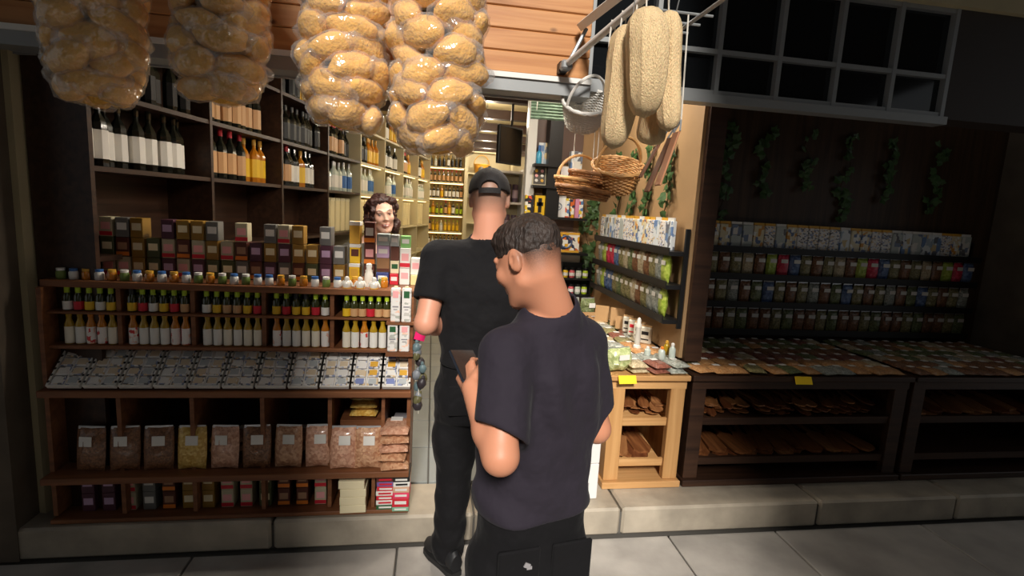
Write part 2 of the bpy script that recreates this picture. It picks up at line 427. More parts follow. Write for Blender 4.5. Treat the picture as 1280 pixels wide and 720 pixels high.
def headframe(c, fwd, tilt=0):
    f_ = Vector(fwd).normalized(); r_ = f_.cross(Vector((0, 0, 1))).normalized(); u_ = r_.cross(f_)
    if tilt: q = Matrix.Rotation(tilt, 3, f_); r_ = q @ r_; u_ = q @ u_
    M = np.array([[r_[i], f_[i], u_[i]] for i in range(3)])          # columns right, forward, up
    c = np.array(c)
    return M, lambda x, y, z: tuple(c+M@np.array((x, y, z)))
def add_head(S, c, fwd, tilt=0, sc=1.0, neck=None, nr=(.054, .06), fem=False):
    M, L = headframe(c, fwd, tilt); k = sc
    l = lambda x, y, z: L(x*k, y*k, z*k); e = lambda p, r, kk=.012: S.ell(l(*p), [q*k for q in r], M, kk)
    e((0, -.014, .028), (.075, .094, .086)); e((0, .03, -.022), (.060, .062, .088), .02)
    jw = .044 if fem else .05
    for sx in (-1, 1):
        S.cone(l(sx*jw, .0, -.058), l(sx*.018, .066, -.096), .022*k, .018*k, .025)
        e((sx*.034, .07, -.018), (.024, .02, .022), .02)
        e((sx*.079, -.012, -.004), (.009, .021, .032), .006); S.ell(l(sx*.088, -.006, .002), (.006*k, .011*k, .018*k), M, 0, 'cut')
        S.cone(l(sx*.014, .088, .028), l(sx*.044, .076, .03), .010*k, .008*k, .012)
        S.ell(l(sx*.031, .094, .012), (.015*k, .010*k, .009*k), M, 0, 'cut'); e((sx*.031, .079, .012), (.012, .011, .011), .003)
    S.cone(l(0, .088, .02), l(0, .103 if fem else .110, -.020), .007*k, (.008 if fem else .011)*k, .012)
    for sx in (-1, 1): e((sx*(.009 if fem else .011), .094, -.024), (.007, .009, .006), .006)
    e((0, .086, -.052), (.022, .012, .007), .008); e((0, .085, -.064), (.019, .011, .007), .008); e((0, .078, -.098), (.017, .014, .014), .015)
    if neck is not None: S.cone(l(0, -.028, -.045), neck, nr[0], nr[1], .03)
    return M, L
def add_hand(S, wrist, palm_dir, side, down, sc=1.0, curl=.6, thumb=1):
    """palm plus five curled fingers; side = across the palm towards the little finger, down = the way the palm faces"""
    W = np.array(wrist); p = np.array(palm_dir, float); p /= np.linalg.norm(p); s_ = np.array(side, float); s_ -= p*(s_@p); s_ /= np.linalg.norm(s_)
    dn = np.cross(p, s_); dn = dn if dn@np.array(down, float) > 0 else -dn
    for q in (-.026, -.009, .009, .026): S.cone(W+p*.015+s_*q*.6, W+p*.085+s_*q, .014*sc, .0115*sc, .012)
    for q, L in ((-.028, .070), (-.0095, .080), (.0095, .074), (.027, .058)):
        b = W+p*.088+s_*q; a = 0
        r = [.0098, .0092, .0085, .0072]
        for j, fr in enumerate((.44, .32, .24)):
            a += curl*(.8 if j == 0 else 1.1); c = b+(p*math.cos(a)+dn*math.sin(a))*L*fr
            S.cone(b, c, r[j], r[j+1], .002); b = c
    t0 = W+p*.02-s_*.024*thumb; t1 = t0+p*.03-s_*.022*thumb+dn*.012; t2 = t1+p*.03-s_*.004+dn*.014; t3 = t2+p*.022+s_*.008+dn*.008
    S.chain([t0, t1, t2, t3], [.015, .0125, .0105, .008], .006)
def shoe(name, heel, toe, parent, org, mt, sole_mt):
    heel = Vector(heel)-Vector(org); toe = Vector(toe)-Vector(org); d = (toe-heel); L = d.length; d.normalize(); s_ = Vector((d.y, -d.x, 0))
    prof = [(0, .030, .085, .0), (.06, .036, .10, 0), (.25, .036, .095, 0), (.45, .040, .075, .002), (.7, .048, .055, .002), (.9, .042, .045, .004), (1.0, .02, .03, .008)]
    V = []; Fs = []; n = 14
    for t, hw, hh, lift in prof:
        for k in range(n):
            a = 2*math.pi*k/n; x = math.cos(a); y = math.sin(a)
            zz = .022+lift+(hh*.5)*(1+y)-.0
            V.append(heel+d*(t*L)+s_*(hw*x*(1 if y < .2 else .9))+Vector((0, 0, zz)))
    for i in range(len(prof)-1):
        for k in range(n): Fs.append((i*n+k, i*n+(k+1) % n, (i+1)*n+(k+1) % n, (i+1)*n+k))
    Fs += [tuple(range(n)), tuple((len(prof)-1)*n+k for k in range(n))]
    o = new(name, MB().add(V, Fs).mesh('shoe', mt, True), parent)
    V = []; Fs = []; m_ = 10
    for zz in (0.001, .026):
        for i in range(m_*2):
            t = (i/(m_-1)) if i < m_ else (2*m_-1-i)/(m_-1); sg = 1 if i < m_ else -1
            hw = np.interp(t, [0, .06, .3, .7, .92, 1], [.026, .036, .037, .05, .042, .012])
            V.append(heel+d*(t*L*1.03-.004)+s_*(sg*hw)+Vector((0, 0, zz)))
    q = 2*m_; Fs = [(i, (i+1) % q, q+(i+1) % q, q+i) for i in range(q)]+[tuple(range(q)), tuple(range(2*q-1, q-1, -1))]
    new('sole', MB().add(V, Fs).mesh('sole', sole_mt), o)
    return o

M_skin = mat('skin_fair', (222, 160, 130), .5, var=.06, vs=14, bmp=.06, bs=160, sub=.12)
def fade_skin(name, skin, hair, c, u, z0, z1, f=None, back=None):
    """skin whose clipped stubble darkens towards the hair line of the head"""
    mt, nt, b = nm(name); tc = nt.nodes.new('ShaderNodeTexCoord')
    def axis(vec, off):
        d = nt.nodes.new('ShaderNodeVectorMath'); d.operation = 'DOT_PRODUCT'; d.inputs[1].default_value = vec
        sb = nt.nodes.new('ShaderNodeVectorMath'); sb.operation = 'SUBTRACT'; sb.inputs[1].default_value = off
        nt.links.new(tc.outputs['Object'], sb.inputs[0]); nt.links.new(sb.outputs[0], d.inputs[0]); return d.outputs['Value']
    def rng(val, a, b_):
        mr = nt.nodes.new('ShaderNodeMapRange'); mr.inputs[1].default_value = a; mr.inputs[2].default_value = b_; nt.links.new(val, mr.inputs[0]); return mr.outputs[0]
    h = rng(axis(u, c), z0, z1); bk = rng(axis(f, c), back[0], back[1])
    ml = nt.nodes.new('ShaderNodeMath'); ml.operation = 'MULTIPLY'; nt.links.new(h, ml.inputs[0]); nt.links.new(bk, ml.inputs[1])
    n = nt.nodes.new('ShaderNodeTexNoise'); n.inputs['Scale'].default_value = 420; nt.links.new(tc.outputs['Object'], n.inputs['Vector'])
    m2 = nt.nodes.new('ShaderNodeMath'); m2.operation = 'MULTIPLY'; nt.links.new(ml.outputs[0], m2.inputs[0])
    r2 = nt.nodes.new('ShaderNodeMapRange'); r2.inputs[1].default_value = .3; r2.inputs[2].default_value = .6; r2.inputs[3].default_value = .75; nt.links.new(n.outputs[0], r2.inputs[0]); nt.links.new(r2.outputs[0], m2.inputs[1])
    mx = nt.nodes.new('ShaderNodeMix'); mx.data_type = 'RGBA'; mx.inputs['A'].default_value = (*lin(*skin), 1); mx.inputs['B'].default_value = (*lin(*hair), 1)
    nt.links.new(m2.outputs[0], mx.inputs['Factor']); nt.links.new(mx.outputs['Result'], b.inputs['Base Color'])
    b.inputs['Roughness'].default_value = .5; b.inputs['Subsurface Weight'].default_value = .1; b.inputs['Subsurface Radius'].default_value = (.012, .005, .003)
    return mt
def clothmat(name, c, rough=.85):
    mt, nt, b = nm(name); v = coords(nt)
    b.inputs['Base Color'].default_value = (*lin(*c), 1); b.inputs['Roughness'].default_value = rough; b.inputs['Specular IOR Level'].default_value = .2
    b.inputs['Sheen Weight'].default_value = .03; b.inputs['Sheen Roughness'].default_value = .5
    bump(nt, b, v, 11, .55, .035, 2.5); return mt
M_navy = clothmat('navy_cotton', (44, 39, 48)); M_blackc = clothmat('black_cotton', (21, 20, 22)); M_trouser = clothmat('black_twill', (17, 16, 18))
M_shoe = mat('shoe_black', (24, 24, 26), .55); M_sole = mat('sole_black', (30, 29, 29), .7)
M_hairbr = mat('hair_dark_brown', (50, 38, 32), .6, var=.45, vs=70, bmp=.8, bs=130, scale=(1, 1, .35))

# ------------------------------------------------------------------ man in the navy T-shirt (nearest)
def man_front():
    ORG = (.30, 1.33, 0.0); D = math.radians
    t = thing('person', 'man in a plain navy T-shirt and black trousers, head bowed over a phone', 'person', ORG)
    hc = (.249, 1.325, 1.520); hf = Vector((-.66, .66, -.46))
    neck = (.322, 1.335, 1.385)
    Ls, Le, Lw = (.186, 1.24, 1.298), (.172, 1.118, 1.085), (.114, 1.285, 1.19)
    Rs, Re, Rw = (.446, 1.42, 1.285), (.508, 1.43, 1.012), (.40, 1.64, 1.06)
    # body: one continuous skin mesh
    S = SD((-.05, .95, .0), (.72, 1.80, 1.68), .0055)
    S.stack([(.80, .30, 1.33, .10, .07, D(12)), (.98, .30, 1.335, .12, .08, D(18)), (1.2, .31, 1.33, .15, .09, D(28)), (1.31, .315, 1.33, .14, .07, D(30)), (1.36, .32, 1.335, .07, .05, D(30))])
    M, L = add_head(S, hc, hf, D(4), .93, neck, (.052, .062))
    for a, e, w_ in ((Ls, Le, Lw), (Rs, Re, Rw)):
        S.cone(neck, a, .03, .036, .02); S.cone(a, e, .045, .041, .02)
        mid = tuple(np.array(e)*.65+np.array(w_)*.35); S.chain([e, mid, w_], [.042, .041, .027], .015)
    add_hand(S, Lw, (-.12, .8, .18), (-.55, .0, -.85), (.9, .2, -.2), curl=.5)
    add_hand(S, Rw, (-.8, .55, .05), (.1, .1, -1), (-.4, -.9, 0), curl=.55, thumb=1)
    for x in (.225, .385): S.chain([(x, 1.33, .78), (x, 1.35, .48), (x, 1.32, .09)], [.065, .055, .042], .03)
    ms = fade_skin('skin_clipped_sides', (208, 142, 110), (52, 40, 34), Vector(hc)-Vector(ORG), tuple(M[:, 2]), -.062, .006, tuple(-M[:, 1]), (.012, .04))
    new('body', S.mesh('body', ms, ORG), t)
    # hair: fuller on top, clipped sides are stubble on the skin
    H = SD((.08, 1.15, 1.45), (.40, 1.50, 1.70), .0035)
    H.ell(L(0, -.016, .042), (.0735, .0905, .081), M, .01); H.ell(L(0, .035, .074), (.050, .045, .036), M, .03)
    H.cutplane(L(0, 0, .016), tuple(-M[:, 2]*1.0+M[:, 1]*.22))
    H.disp(lambda x, y, z: .0032*vnoise(x, y, z, 55, 1)+.0022*vnoise(x, y, z, 130, 4))
    new('hair', H.mesh('hair', M_hairbr, ORG), t)
    # eyebrow and eye on the visible side
    for sx in (-1, 1):
        new('eyebrow', MB().tube([Vector(L(sx*.015, .090, .029))-Vector(ORG), Vector(L(sx*.031, .085, .033))-Vector(ORG), Vector(L(sx*.046, .074, .030))-Vector(ORG)], [.002, .003, .0015], 6).mesh('brow', M_hairbr), t)
    # T-shirt
    T = SD((-.02, .98, .72), (.70, 1.62, 1.46), .0055)
    T.stack([(.765, .300, 1.325, .162, .122, D(12)), (.85, .299, 1.325, .161, .12, D(14)), (1.0, .302, 1.33, .165, .12, D(19)), (1.13, .308, 1.33, .178, .122, D(25)), (1.24, .312, 1.325, .162, .112, D(30)), (1.31, .315, 1.33, .125, .085, D(30)), (1.365, .32, 1.335, .085, .07, D(30))], .02, 2.3)
    T.cone((.32, 1.335, 1.352), Ls, .060, .055, .05); T.cone((.32, 1.335, 1.352), Rs, .060, .055, .05)
    # cloth folds
    def folds(x, y, z):
        zz = 1.3-z
        g1 = .010*np.sin(38*(z+.55*(x-.3)+.2*(y-1.3))+1.2*np.sin(9*x+5*z))*np.clip((1.0-z)*5, 0, 1)
        g2 = .009*np.sin(55*(x+.35*z)+2*np.sin(7*z))*np.clip((z-.85)*3, 0, 1)*np.clip((1.34-z)*8, 0, 1)
        g3 = .007*vnoise(x, y, z, 14, 2)
        return g1+g2+g3
    T.disp(folds)
    for a, e, fr, r0, r1 in ((Ls, Le, .80, .058, .067), (Rs, Re, .80, .058, .066)):
        a, e = np.array(a), np.array(e); en = a+(e-a)*fr; d = (e-a)/np.linalg.norm(e-a)
        U = SD((-.02, .98, .72), (.70, 1.62, 1.46), .0055); U.cone(a, en+d*.06, r0, r1+.004, 0)
        U.disp(lambda x, y, z: .004*vnoise(x, y, z, 22, 9))
        sl, g = U.sub(U.lo, U.lo+U.h*U.n); u = (g[0]-en[0])*d[0]+(g[1]-en[1])*d[1]+(g[2]-en[2])*d[2]
        px = [g[i]-en[i]-u*d[i] for i in range(3)]; rad = np.sqrt(px[0]**2+px[1]**2+px[2]**2)
        u = u+(-.42 if a[0] < .3 else .25)*(g[0]-en[0]); f = np.maximum(U.F, u); f = np.where(u > -.022, np.maximum(f, .052-rad), f)
        T.comb(tuple(slice(0, n_) for n_ in T.F.shape), f, .045, 'add')
    T.cone(neck, tuple(np.array(neck)+np.array((-.014, 0, .010))), .080, .076, .012); T.cone(neck, L(0, -.03, -.05), .067, .058, 0, 'cut')
    T.cutplane((.3, 1.3, .842), (.05, 0, -1))
    sh = new('t_shirt', T.blur(2).mesh('tshirt', M_navy, ORG), t)
    # trousers
    P = SD((.05, 1.1, .03), (.56, 1.56, .93), .007)
    P.stack([(.55, .30, 1.335, .165, .112, D(8)), (.66, .30, 1.33, .168, .122, D(10)), (.76, .302, 1.33, .158, .115, D(12)), (.90, .302, 1.33, .145, .103, D(12))])
    for x, y in ((.215, 1.315), (.39, 1.345)): P.chain([(x, y, .66), (x, y+.015, .40), (x, y-.01, .07)], [.092, .074, .068], .03)
    P.disp(lambda x, y, z: .004*vnoise(x, y, z, 20, 3)+.003*np.sin(60*z+9*np.sin(12*x))*np.clip((.5-z)*4, 0, 1))
    tr = new('trousers', P.mesh('trousers', M_trouser, ORG), t)
    f10 = Matrix.Rotation(D(10), 3, 'Z')
    for sx, nm_ in ((-1, 0), (1, 1)):
        c = Vector((.302, 1.33, .722))-Vector(ORG)+f10 @ Vector((sx*.075, -.119, 0))
        pk = new('back_pocket', MB().box(c, (.115, .012, .13), rot=f10, bev=.004).mesh('pocket', M_trouser), tr)
        if sx == -1:
            new('emblem', MB().box(c+f10 @ Vector((.02, -.0075, .022)), (.016, .003, .013), rot=f10 @ Matrix.Rotation(.5, 3, 'Y')).box(c+f10 @ Vector((.026, -.0085, .015)), (.014, .003, .008), rot=f10).mesh('emblem', mat('emblem_grey', (150, 146, 148), .5)), pk)
    shoe('shoe', (.22, 1.22, 0), (.12, 1.47, 0), t, ORG, M_shoe, M_sole); shoe('shoe', (.40, 1.25, 0), (.34, 1.52, 0), t, ORG, M_shoe, M_sole)
    # phone held in the left hand
    ph = tag(new('mobile_phone', None, None, (.108, 1.375, 1.222), (D(-72), D(4), D(15))), 'dark mobile phone held in the hand of the man in navy', 'phone')
    new('case', MB().box((0, 0, 0), (.074, .009, .15), bev=.004).mesh('case', mat('phone_case', (34, 40, 50), .3)), ph)
    new('screen', MB().box((0, -.005, 0), (.067, .002, .14)).mesh('screen', mat('phone_screen', (20, 24, 30), .08)), ph)
    new('lens', MB().lathe([(.009, 0), (.009, .003)], 12, (.02, .0045, .05), rot=Matrix.Rotation(-math.pi/2, 3, 'X')).mesh('lens', M_smoke), ph)
man_front()

# ------------------------------------------------------------------ man in the black T-shirt and cap
def man_rear():
    ORG = (.235, 2.24, 0); D = math.radians
    t = thing('person', 'man in a black T-shirt and backward black cap, seen from behind at the shop step', 'person', ORG)
    hc = (.238, 2.262, 1.688); hf = Vector((.10, 1, -.10)); neck = (.24, 2.235, 1.50)
    Ls, Le, Lw = (.035, 2.24, 1.425), (-.015, 2.14, 1.165), (.10, 2.37, 1.10)
    Rs, Re, Rw = (.43, 2.24, 1.415), (.475, 2.16, 1.16), (.37, 2.38, 1.13)
    S = SD((-.12, 1.98, .0), (.60, 2.55, 1.83), .006)
    S.stack([(.88, .235, 2.24, .14, .10, 0), (1.1, .235, 2.24, .135, .095, 0), (1.33, .235, 2.24, .16, .10, 0), (1.42, .237, 2.238, .15, .075, 0), (1.47, .24, 2.235, .08, .06, 0)])
    M, L = add_head(S, hc, hf, D(-2), 1.02, neck, (.060, .070))
    for a, e, w_ in ((Ls, Le, Lw), (Rs, Re, Rw)):
        S.cone(neck, a, .045, .045, .03); S.cone(a, e, .056, .046, .02)
        mid = tuple(np.array(e)*.65+np.array(w_)*.35); S.chain([e, mid, w_], [.047, .045, .03], .015)
    add_hand(S, Lw, (.75, .6, .05), (.1, -.2, -1), (.5, -.8, 0), curl=.5, thumb=1)
    add_hand(S, Rw, (-.75, .6, .05), (.1, .2, -1), (-.5, -.8, 0), curl=.5, thumb=1)
    for x, f in ((.145, (.115, 2.22, .09)), (.33, (.36, 2.2, .09))): S.chain([(x, 2.24, .92), (x, 2.25, .52), f], [.09, .062, .045], .03)
    ms = fade_skin('skin_clipped_nape', (214, 150, 122), (150, 116, 98), Vector(hc)-Vector(ORG), tuple(M[:, 2]), -.07, .0, tuple(-M[:, 1]), (-.02, .03))
    new('body', S.mesh('body', ms, ORG), t)
    # cap worn backwards: crown with strap opening
    Cc = SD((.08, 2.08, 1.62), (.40, 2.46, 1.86), .004)
    Cc.ell(L(0, -.014, .038), (.089, .108, .098), M, .01)
    Cc.cutplane(L(0, 0, .022), tuple(-M[:, 2]-M[:, 1]*.12))
    Cc.ell(L(0, -.135, .034), (.043, .06, .036), M, 0, 'cut')
    cap = new('cap', Cc.mesh('cap', mat('cap_black', (34, 31, 31), .8, bmp=.3, bs=220), ORG), t)
    o_ = Vector(ORG)
    arc = [Vector(L(.088*math.sin(a), -.014-.112*math.cos(a), .026))-o_ for a in [(-.55+1.1*k/12) for k in range(13)]]
    mb = MB()
    for i in range(12):
        p, q = arc[i], arc[i+1]; uu = Vector(tuple(M[:, 2]))*.011; bb = Vector(tuple(M[:, 1]))*.004
        mb.add([p-uu, q-uu, q+uu, p+uu, p-uu+bb, q-uu+bb, q+uu+bb, p+uu+bb], [(0, 1, 2, 3), (7, 6, 5, 4), (0, 4, 5, 1), (2, 6, 7, 3), (0, 3, 7, 4), (1, 5, 6, 2)])
    new('strap', mb.mesh('strap', MATS['cap_black']), cap)
    new('button', MB().lathe([(.001, .006), (.006, .005), (.008, 0), (.008, -.004)], 10, Vector(L(0, -.014, .137))-o_).mesh('button', MATS['cap_black'], True), cap)
    br = MB(); n = 12; top = []; bot = []
    for i in range(n+1):
        a = -.75+1.5*i/n
        inn = Vector(L(.082*math.sin(a), .088*math.cos(a), .04))-o_; out = Vector(L(.088*math.sin(a), .155*math.cos(a)+.012, .026))-o_
        top += [inn, out]; bot += [inn-Vector((0, 0, .004)), out-Vector((0, 0, .004))]
    k = len(top)
    fs = [(2*i, 2*i+2, 2*i+3, 2*i+1) for i in range(n)]+[(k+2*i+1, k+2*i+3, k+2*i+2, k+2*i) for i in range(n)]+[(2*i+1, 2*i+3, k+2*i+3, k+2*i+1) for i in range(n)]
    new('visor', br.add(top+bot, fs).mesh('visor', MATS['cap_black'], True), cap)
    T = SD((-.14, 2.0, .90), (.62, 2.52, 1.60), .006)
    T.stack([(.94, .235, 2.24, .185, .138, 0), (1.05, .235, 2.24, .184, .134, 0), (1.2, .235, 2.24, .20, .136, 0), (1.33, .235, 2.24, .205, .13, 0), (1.42, .237, 2.238, .16, .10, 0), (1.475, .24, 2.235, .10, .08, 0)], .02, 2.4)
    T.cone((.24, 2.235, 1.46), Ls, .07, .078, .05); T.cone((.24, 2.235, 1.46), Rs, .07, .078, .05)
    T.disp(lambda x, y, z: .0045*np.sin(34*(z+.5*np.abs(x-.235))+1.5*np.sin(11*x))*np.clip((1.12-z)*6, 0, 1)+.005*vnoise(x, y, z, 13, 5))
    for a, e in ((Ls, Le), (Rs, Re)):
        a, e = np.array(a), np.array(e); en = a+(e-a)*.66; d = (e-a)/np.linalg.norm(e-a)
        U = SD((-.14, 2.0, .90), (.62, 2.52, 1.60), .006); U.cone(a, en+d*.06, .078, .078, 0)
        sl, g = U.sub(U.lo, U.lo+U.h*U.n); u = (g[0]-en[0])*d[0]+(g[1]-en[1])*d[1]+(g[2]-en[2])*d[2]
        px = [g[i]-en[i]-u*d[i] for i in range(3)]; rad = np.sqrt(px[0]**2+px[1]**2+px[2]**2)
        f = np.maximum(U.F, u); f = np.where(u > -.03, np.maximum(f, .058-rad), f)
        T.comb(tuple(slice(0, n_) for n_ in T.F.shape), f, .025, 'add')
    T.cone(neck, tuple(np.array(neck)+np.array((0, .003, .016))), .092, .086, .012); T.cone(neck, L(0, -.03, -.05), .076, .066, 0, 'cut'); T.cutplane((.235, 2.2, .965), (-.04, 0, -1))
    sh = new('t_shirt', T.blur(2).mesh('tshirt', M_blackc, ORG), t)
    P = SD((-.05, 2.02, .03), (.54, 2.46, 1.03), .008)
    P.stack([(.72, .235, 2.24, .19, .13, 0), (.86, .235, 2.238, .192, .138, 0), (.97, .235, 2.24, .178, .125, 0), (1.01, .235, 2.24, .17, .12, 0)])
    P.chain([(.14, 2.24, .82), (.137, 2.25, .52), (.115, 2.215, .075)], [.106, .082, .072], .03); P.chain([(.33, 2.24, .82), (.335, 2.25, .52), (.36, 2.2, .075)], [.106, .082, .072], .03)
    P.ell((.072, 2.235, .60), (.045, .075, .10), None, .03)                # sagging thigh pocket
    P.disp(lambda x, y, z: .005*vnoise(x, y, z, 17, 6)+.004*np.sin(55*z+9*np.sin(12*x))*np.clip((.45-z)*4, 0, 1))
    tr = new('trousers', P.mesh('trousers', M_trouser, ORG), t)
    for x in (.15, .32): new('back_pocket', MB().box(Vector((x, 2.106, .84))-o_, (.12, .012, .13), bev=.004).mesh('pocket', M_trouser), tr)
    shoe('shoe', (.155, 2.125, 0), (.03, 2.345, 0), t, ORG, M_shoe, M_sole); shoe('shoe', (.37, 2.09, 0), (.41, 2.35, 0), t, ORG, M_shoe, M_sole)
man_rear()

# ------------------------------------------------------------------ woman behind the counter
def woman():
    ORG = (-.36, 3.42, .15); D = math.radians
    t = thing('person', 'smiling woman with dark curly hair leaning out behind the left counter', 'person', ORG)
    hc = (-.315, 3.37, 1.585); hf = Vector((.30, -.93, -.16)); neck = (-.365, 3.44, 1.44)
    Ls, Le, Lw = (-.22, 3.44, 1.33), (-.20, 3.36, 1.10), (-.27, 3.19, 1.12)
    Rs, Re, Rw = (-.52, 3.46, 1.33), (-.57, 3.38, 1.09), (-.47, 3.20, 1.12)
    S = SD((-.68, 3.05, .15), (-.08, 3.62, 1.72), .006)
    S.stack([(.9, -.36, 3.44, .13, .10, 0), (1.1, -.36, 3.44, .115, .09, 0), (1.28, -.365, 3.44, .14, .09, 0), (1.35, -.365, 3.445, .13, .065, 0), (1.40, -.365, 3.445, .06, .05, 0)])
    M, L = add_head(S, hc, hf, D(9), .97, neck, (.047, .052), True)
    for a, e, w_ in ((Ls, Le, Lw), (Rs, Re, Rw)):
        S.cone(neck, a, .035, .038, .03); S.chain([a, e, w_], [.043, .037, .025], .02)
    add_hand(S, Lw, (-.3, -.9, 0), (-1, .3, 0), (0, 0, -1), curl=.35, thumb=-1); add_hand(S, Rw, (.3, -.9, 0), (1, .3, 0), (0, 0, -1), curl=.35, thumb=-1)
    for x in (-.44, -.28): S.chain([(x, 3.44, .92), (x, 3.45, .6), (x, 3.44, .2)], [.085, .058, .045], .03)
    o_ = Vector(ORG)
    new('body', S.mesh('body', mat('skin_pale', (240, 192, 170), .5, var=.04, vs=14, sub=.12), ORG), t)
    H = SD((-.55, 3.15, 1.36), (-.10, 3.62, 1.76), .0045)
    H.ell(L(0, -.026, .03), (.084, .094, .092), M, .02)
    rr = random.Random(5)
    for k in range(60):
        a = rr.uniform(-2.5, 2.5); z = rr.uniform(-.13, .06); rad = .076+.018*rr.random()-(.012 if z > .04 else 0)
        H.ell(L(rad*math.sin(a), -.03-rad*math.cos(a)*1.0, z), [rr.uniform(.019, .029)]*3, None, .012)
    for k in range(14):
        a = -1.2+2.4*k/13; H.ell(L(.078*math.sin(a), .048*math.cos(a)-.008, .095-.02*abs(a)), [.022]*3, None, .012)
    H.ell(L(0, .105, -.035), (.072, .11, .112), M, 0, 'cut'); H.ell(L(0, .07, -.13), (.05, .08, .08), M, 0, 'cut')
    H.disp(lambda x, y, z: .005*vnoise(x, y, z, 75, 2)+.004*vnoise(x, y, z, 140, 7))
    new('hair', H.mesh('hair', mat('hair_curly', (58, 32, 27), .45, var=.4, vs=50, bmp=.6, bs=80), ORG), t)
    k = .97
    for sx in (-1, 1):
        e = new('eye', MB().lathe([(.0001, .002), (.004, .0015), (.0065, 0), (.004, -.0015), (.0001, -.002)], 10, Vector(L(sx*.031*k, .0885*k, .010*k))-o_, rot=Matrix(M.tolist()) @ Matrix.Rotation(-math.pi/2, 3, 'X')).mesh('eye', mat('eye_white', (220, 210, 205), .2), True), t)
        new('iris', MB().lathe([(.0042, 0), (.0035, .0028)], 10, Vector(L(sx*.031*k+.001, .0890*k, .009*k))-o_, rot=Matrix(M.tolist()) @ Matrix.Rotation(-math.pi/2, 3, 'X')).mesh('iris', mat('iris_dark', (40, 28, 22), .2)), e)
        new('eyelid', MB().tube([Vector(L(sx*x_*k, y_*k, z_*k))-o_ for x_, y_, z_ in ((.019, .0885, .013), (.026, .0905, .017), (.034, .0895, .017), (.043, .083, .012))], [.0012, .0024, .0024, .0012], 6).mesh('lid', mat('lash_dark', (86, 52, 44), .6)), e)
        new('eyebrow', MB().tube([Vector(L(sx*.015*k, .098*k, .034*k))-o_, Vector(L(sx*.033*k, .093*k, .040*k))-o_, Vector(L(sx*.05*k, .08*k, .035*k))-o_], [.0016, .0024, .0012], 6).mesh('brow', MATS['hair_curly']), t)
    lp = [Vector(L(x*k, (.0985-.55*abs(x))*k, z*k))-o_ for x, z in ((-.026, -.052), (-.014, -.0535), (0, -.0545), (.014, -.0535), (.026, -.052))]
    new('lips', MB().tube(lp, [.0015, .0035, .0042, .0035, .0015], 8).tube([p+Vector((0, 0, -.0085)) for p in lp], [.0015, .0035, .0045, .0035, .0015], 8).mesh('lips', mat('lip_red', (186, 92, 90), .4), True), t)
    new('teeth', MB().tube([p*1.0+Vector((0, -.0015, -.0045)) for p in lp[1:4]], .0035, 6).mesh('teeth', mat('teeth_white', (236, 228, 220), .3)), t)
    T = SD((-.70, 3.25, .82), (-.06, 3.66, 1.46), .007)
    T.stack([(.86, -.36, 3.44, .165, .13, 0), (1.08, -.36, 3.44, .14, .115, 0), (1.26, -.362, 3.435, .16, .12, 0), (1.34, -.365, 3.44, .13, .085, 0), (1.39, -.365, 3.445, .085, .07, 0)])
    for a, e in ((Ls, Le), (Rs, Re)): T.cone((-.365, 3.445, 1.37), a, .05, .055, .03); T.cone(a, e, .056, .052, .02)
    T.cone(neck, L(0, -.03, -.05), .062, .06, 0, 'cut'); T.ell((-.36, 3.35, 1.40), (.06, .07, .07), None, 0, 'cut')
    T.disp(lambda x, y, z: .004*vnoise(x, y, z, 18, 8))
    new('blouse', T.mesh('blouse', clothmat('grey_blouse', (92, 88, 80)), ORG), t)
    P = SD((-.60, 3.28, .2), (-.12, 3.62, .95), .009)
    P.stack([(.7, -.36, 3.44, .165, .12, 0), (.9, -.36, 3.44, .15, .115, 0)])
    for x in (-.44, -.28): P.chain([(x, 3.44, .76), (x, 3.45, .5), (x, 3.44, .24)], [.092, .07, .06], .03)
    new('trousers', P.mesh('trousers', M_trouser, ORG), t)
    shoe('shoe', (-.44, 3.52, .15), (-.46, 3.28, .15), t, ORG, M_shoe, M_sole); shoe('shoe', (-.28, 3.52, .15), (-.26, 3.28, .15), t, ORG, M_shoe, M_sole)
woman()
# ================================================================== goods: shared part meshes
def coat(m_, w_=.8, r=.12):
    b = m_.node_tree.nodes['Principled BSDF']; b.inputs['Coat Weight'].default_value = w_; b.inputs['Coat Roughness'].default_value = r; return m_
C_ = lambda n, c, r=.45: mat(n, c, r)
M_paper = C_('label_paper', (232, 228, 220), .6); M_red = C_('print_red', (206, 34, 52)); M_pink = C_('print_pink', (240, 170, 170)); M_hot = C_('hot_pink', (236, 30, 110))
M_yel = C_('print_yellow', (236, 190, 40)); M_gold = C_('print_gold', (222, 168, 60)); M_brown = C_('print_brown', (92, 44, 30)); M_lime = C_('cap_lime', (176, 200, 40))
M_green = C_('print_green', (40, 92, 52)); M_blue = C_('print_blue', (60, 110, 176)); M_lilac = C_('print_lilac', (200, 168, 200)); M_cream_b = C_('box_cream', (238, 224, 186))
M_orange = C_('print_orange', (232, 130, 40)); M_greyb = C_('box_grey', (150, 146, 150)); M_tag = C_('tag_yellow', (246, 206, 20), .5); M_kraft = mat('kraft_board', (186, 146, 100), .75, var=.08)
M_wineg = coat(mat('bottle_dark', (22, 24, 18), .15)); M_oil = coat(mat('bottle_gold', (176, 140, 30), .15)); M_oildk = coat(mat('bottle_olive', (52, 54, 18), .15)); M_clearb = coat(mat('bottle_clear', (196, 206, 196), .12)); M_whisky = coat(mat('bottle_amber', (196, 120, 24), .15))
M_silver = mat('foil_silver', (196, 196, 198), .3, .6)
P_tin = printmat('tin_print', (232, 228, 222), [(200, 196, 188), (244, 200, 176), (180, 182, 172)], (45, 45, 90), amount=.3)
P_wht = printmat('white_print', (236, 232, 228), [(150, 160, 190), (226, 200, 160), (120, 120, 124)], (70, 70, 110), amount=.4)
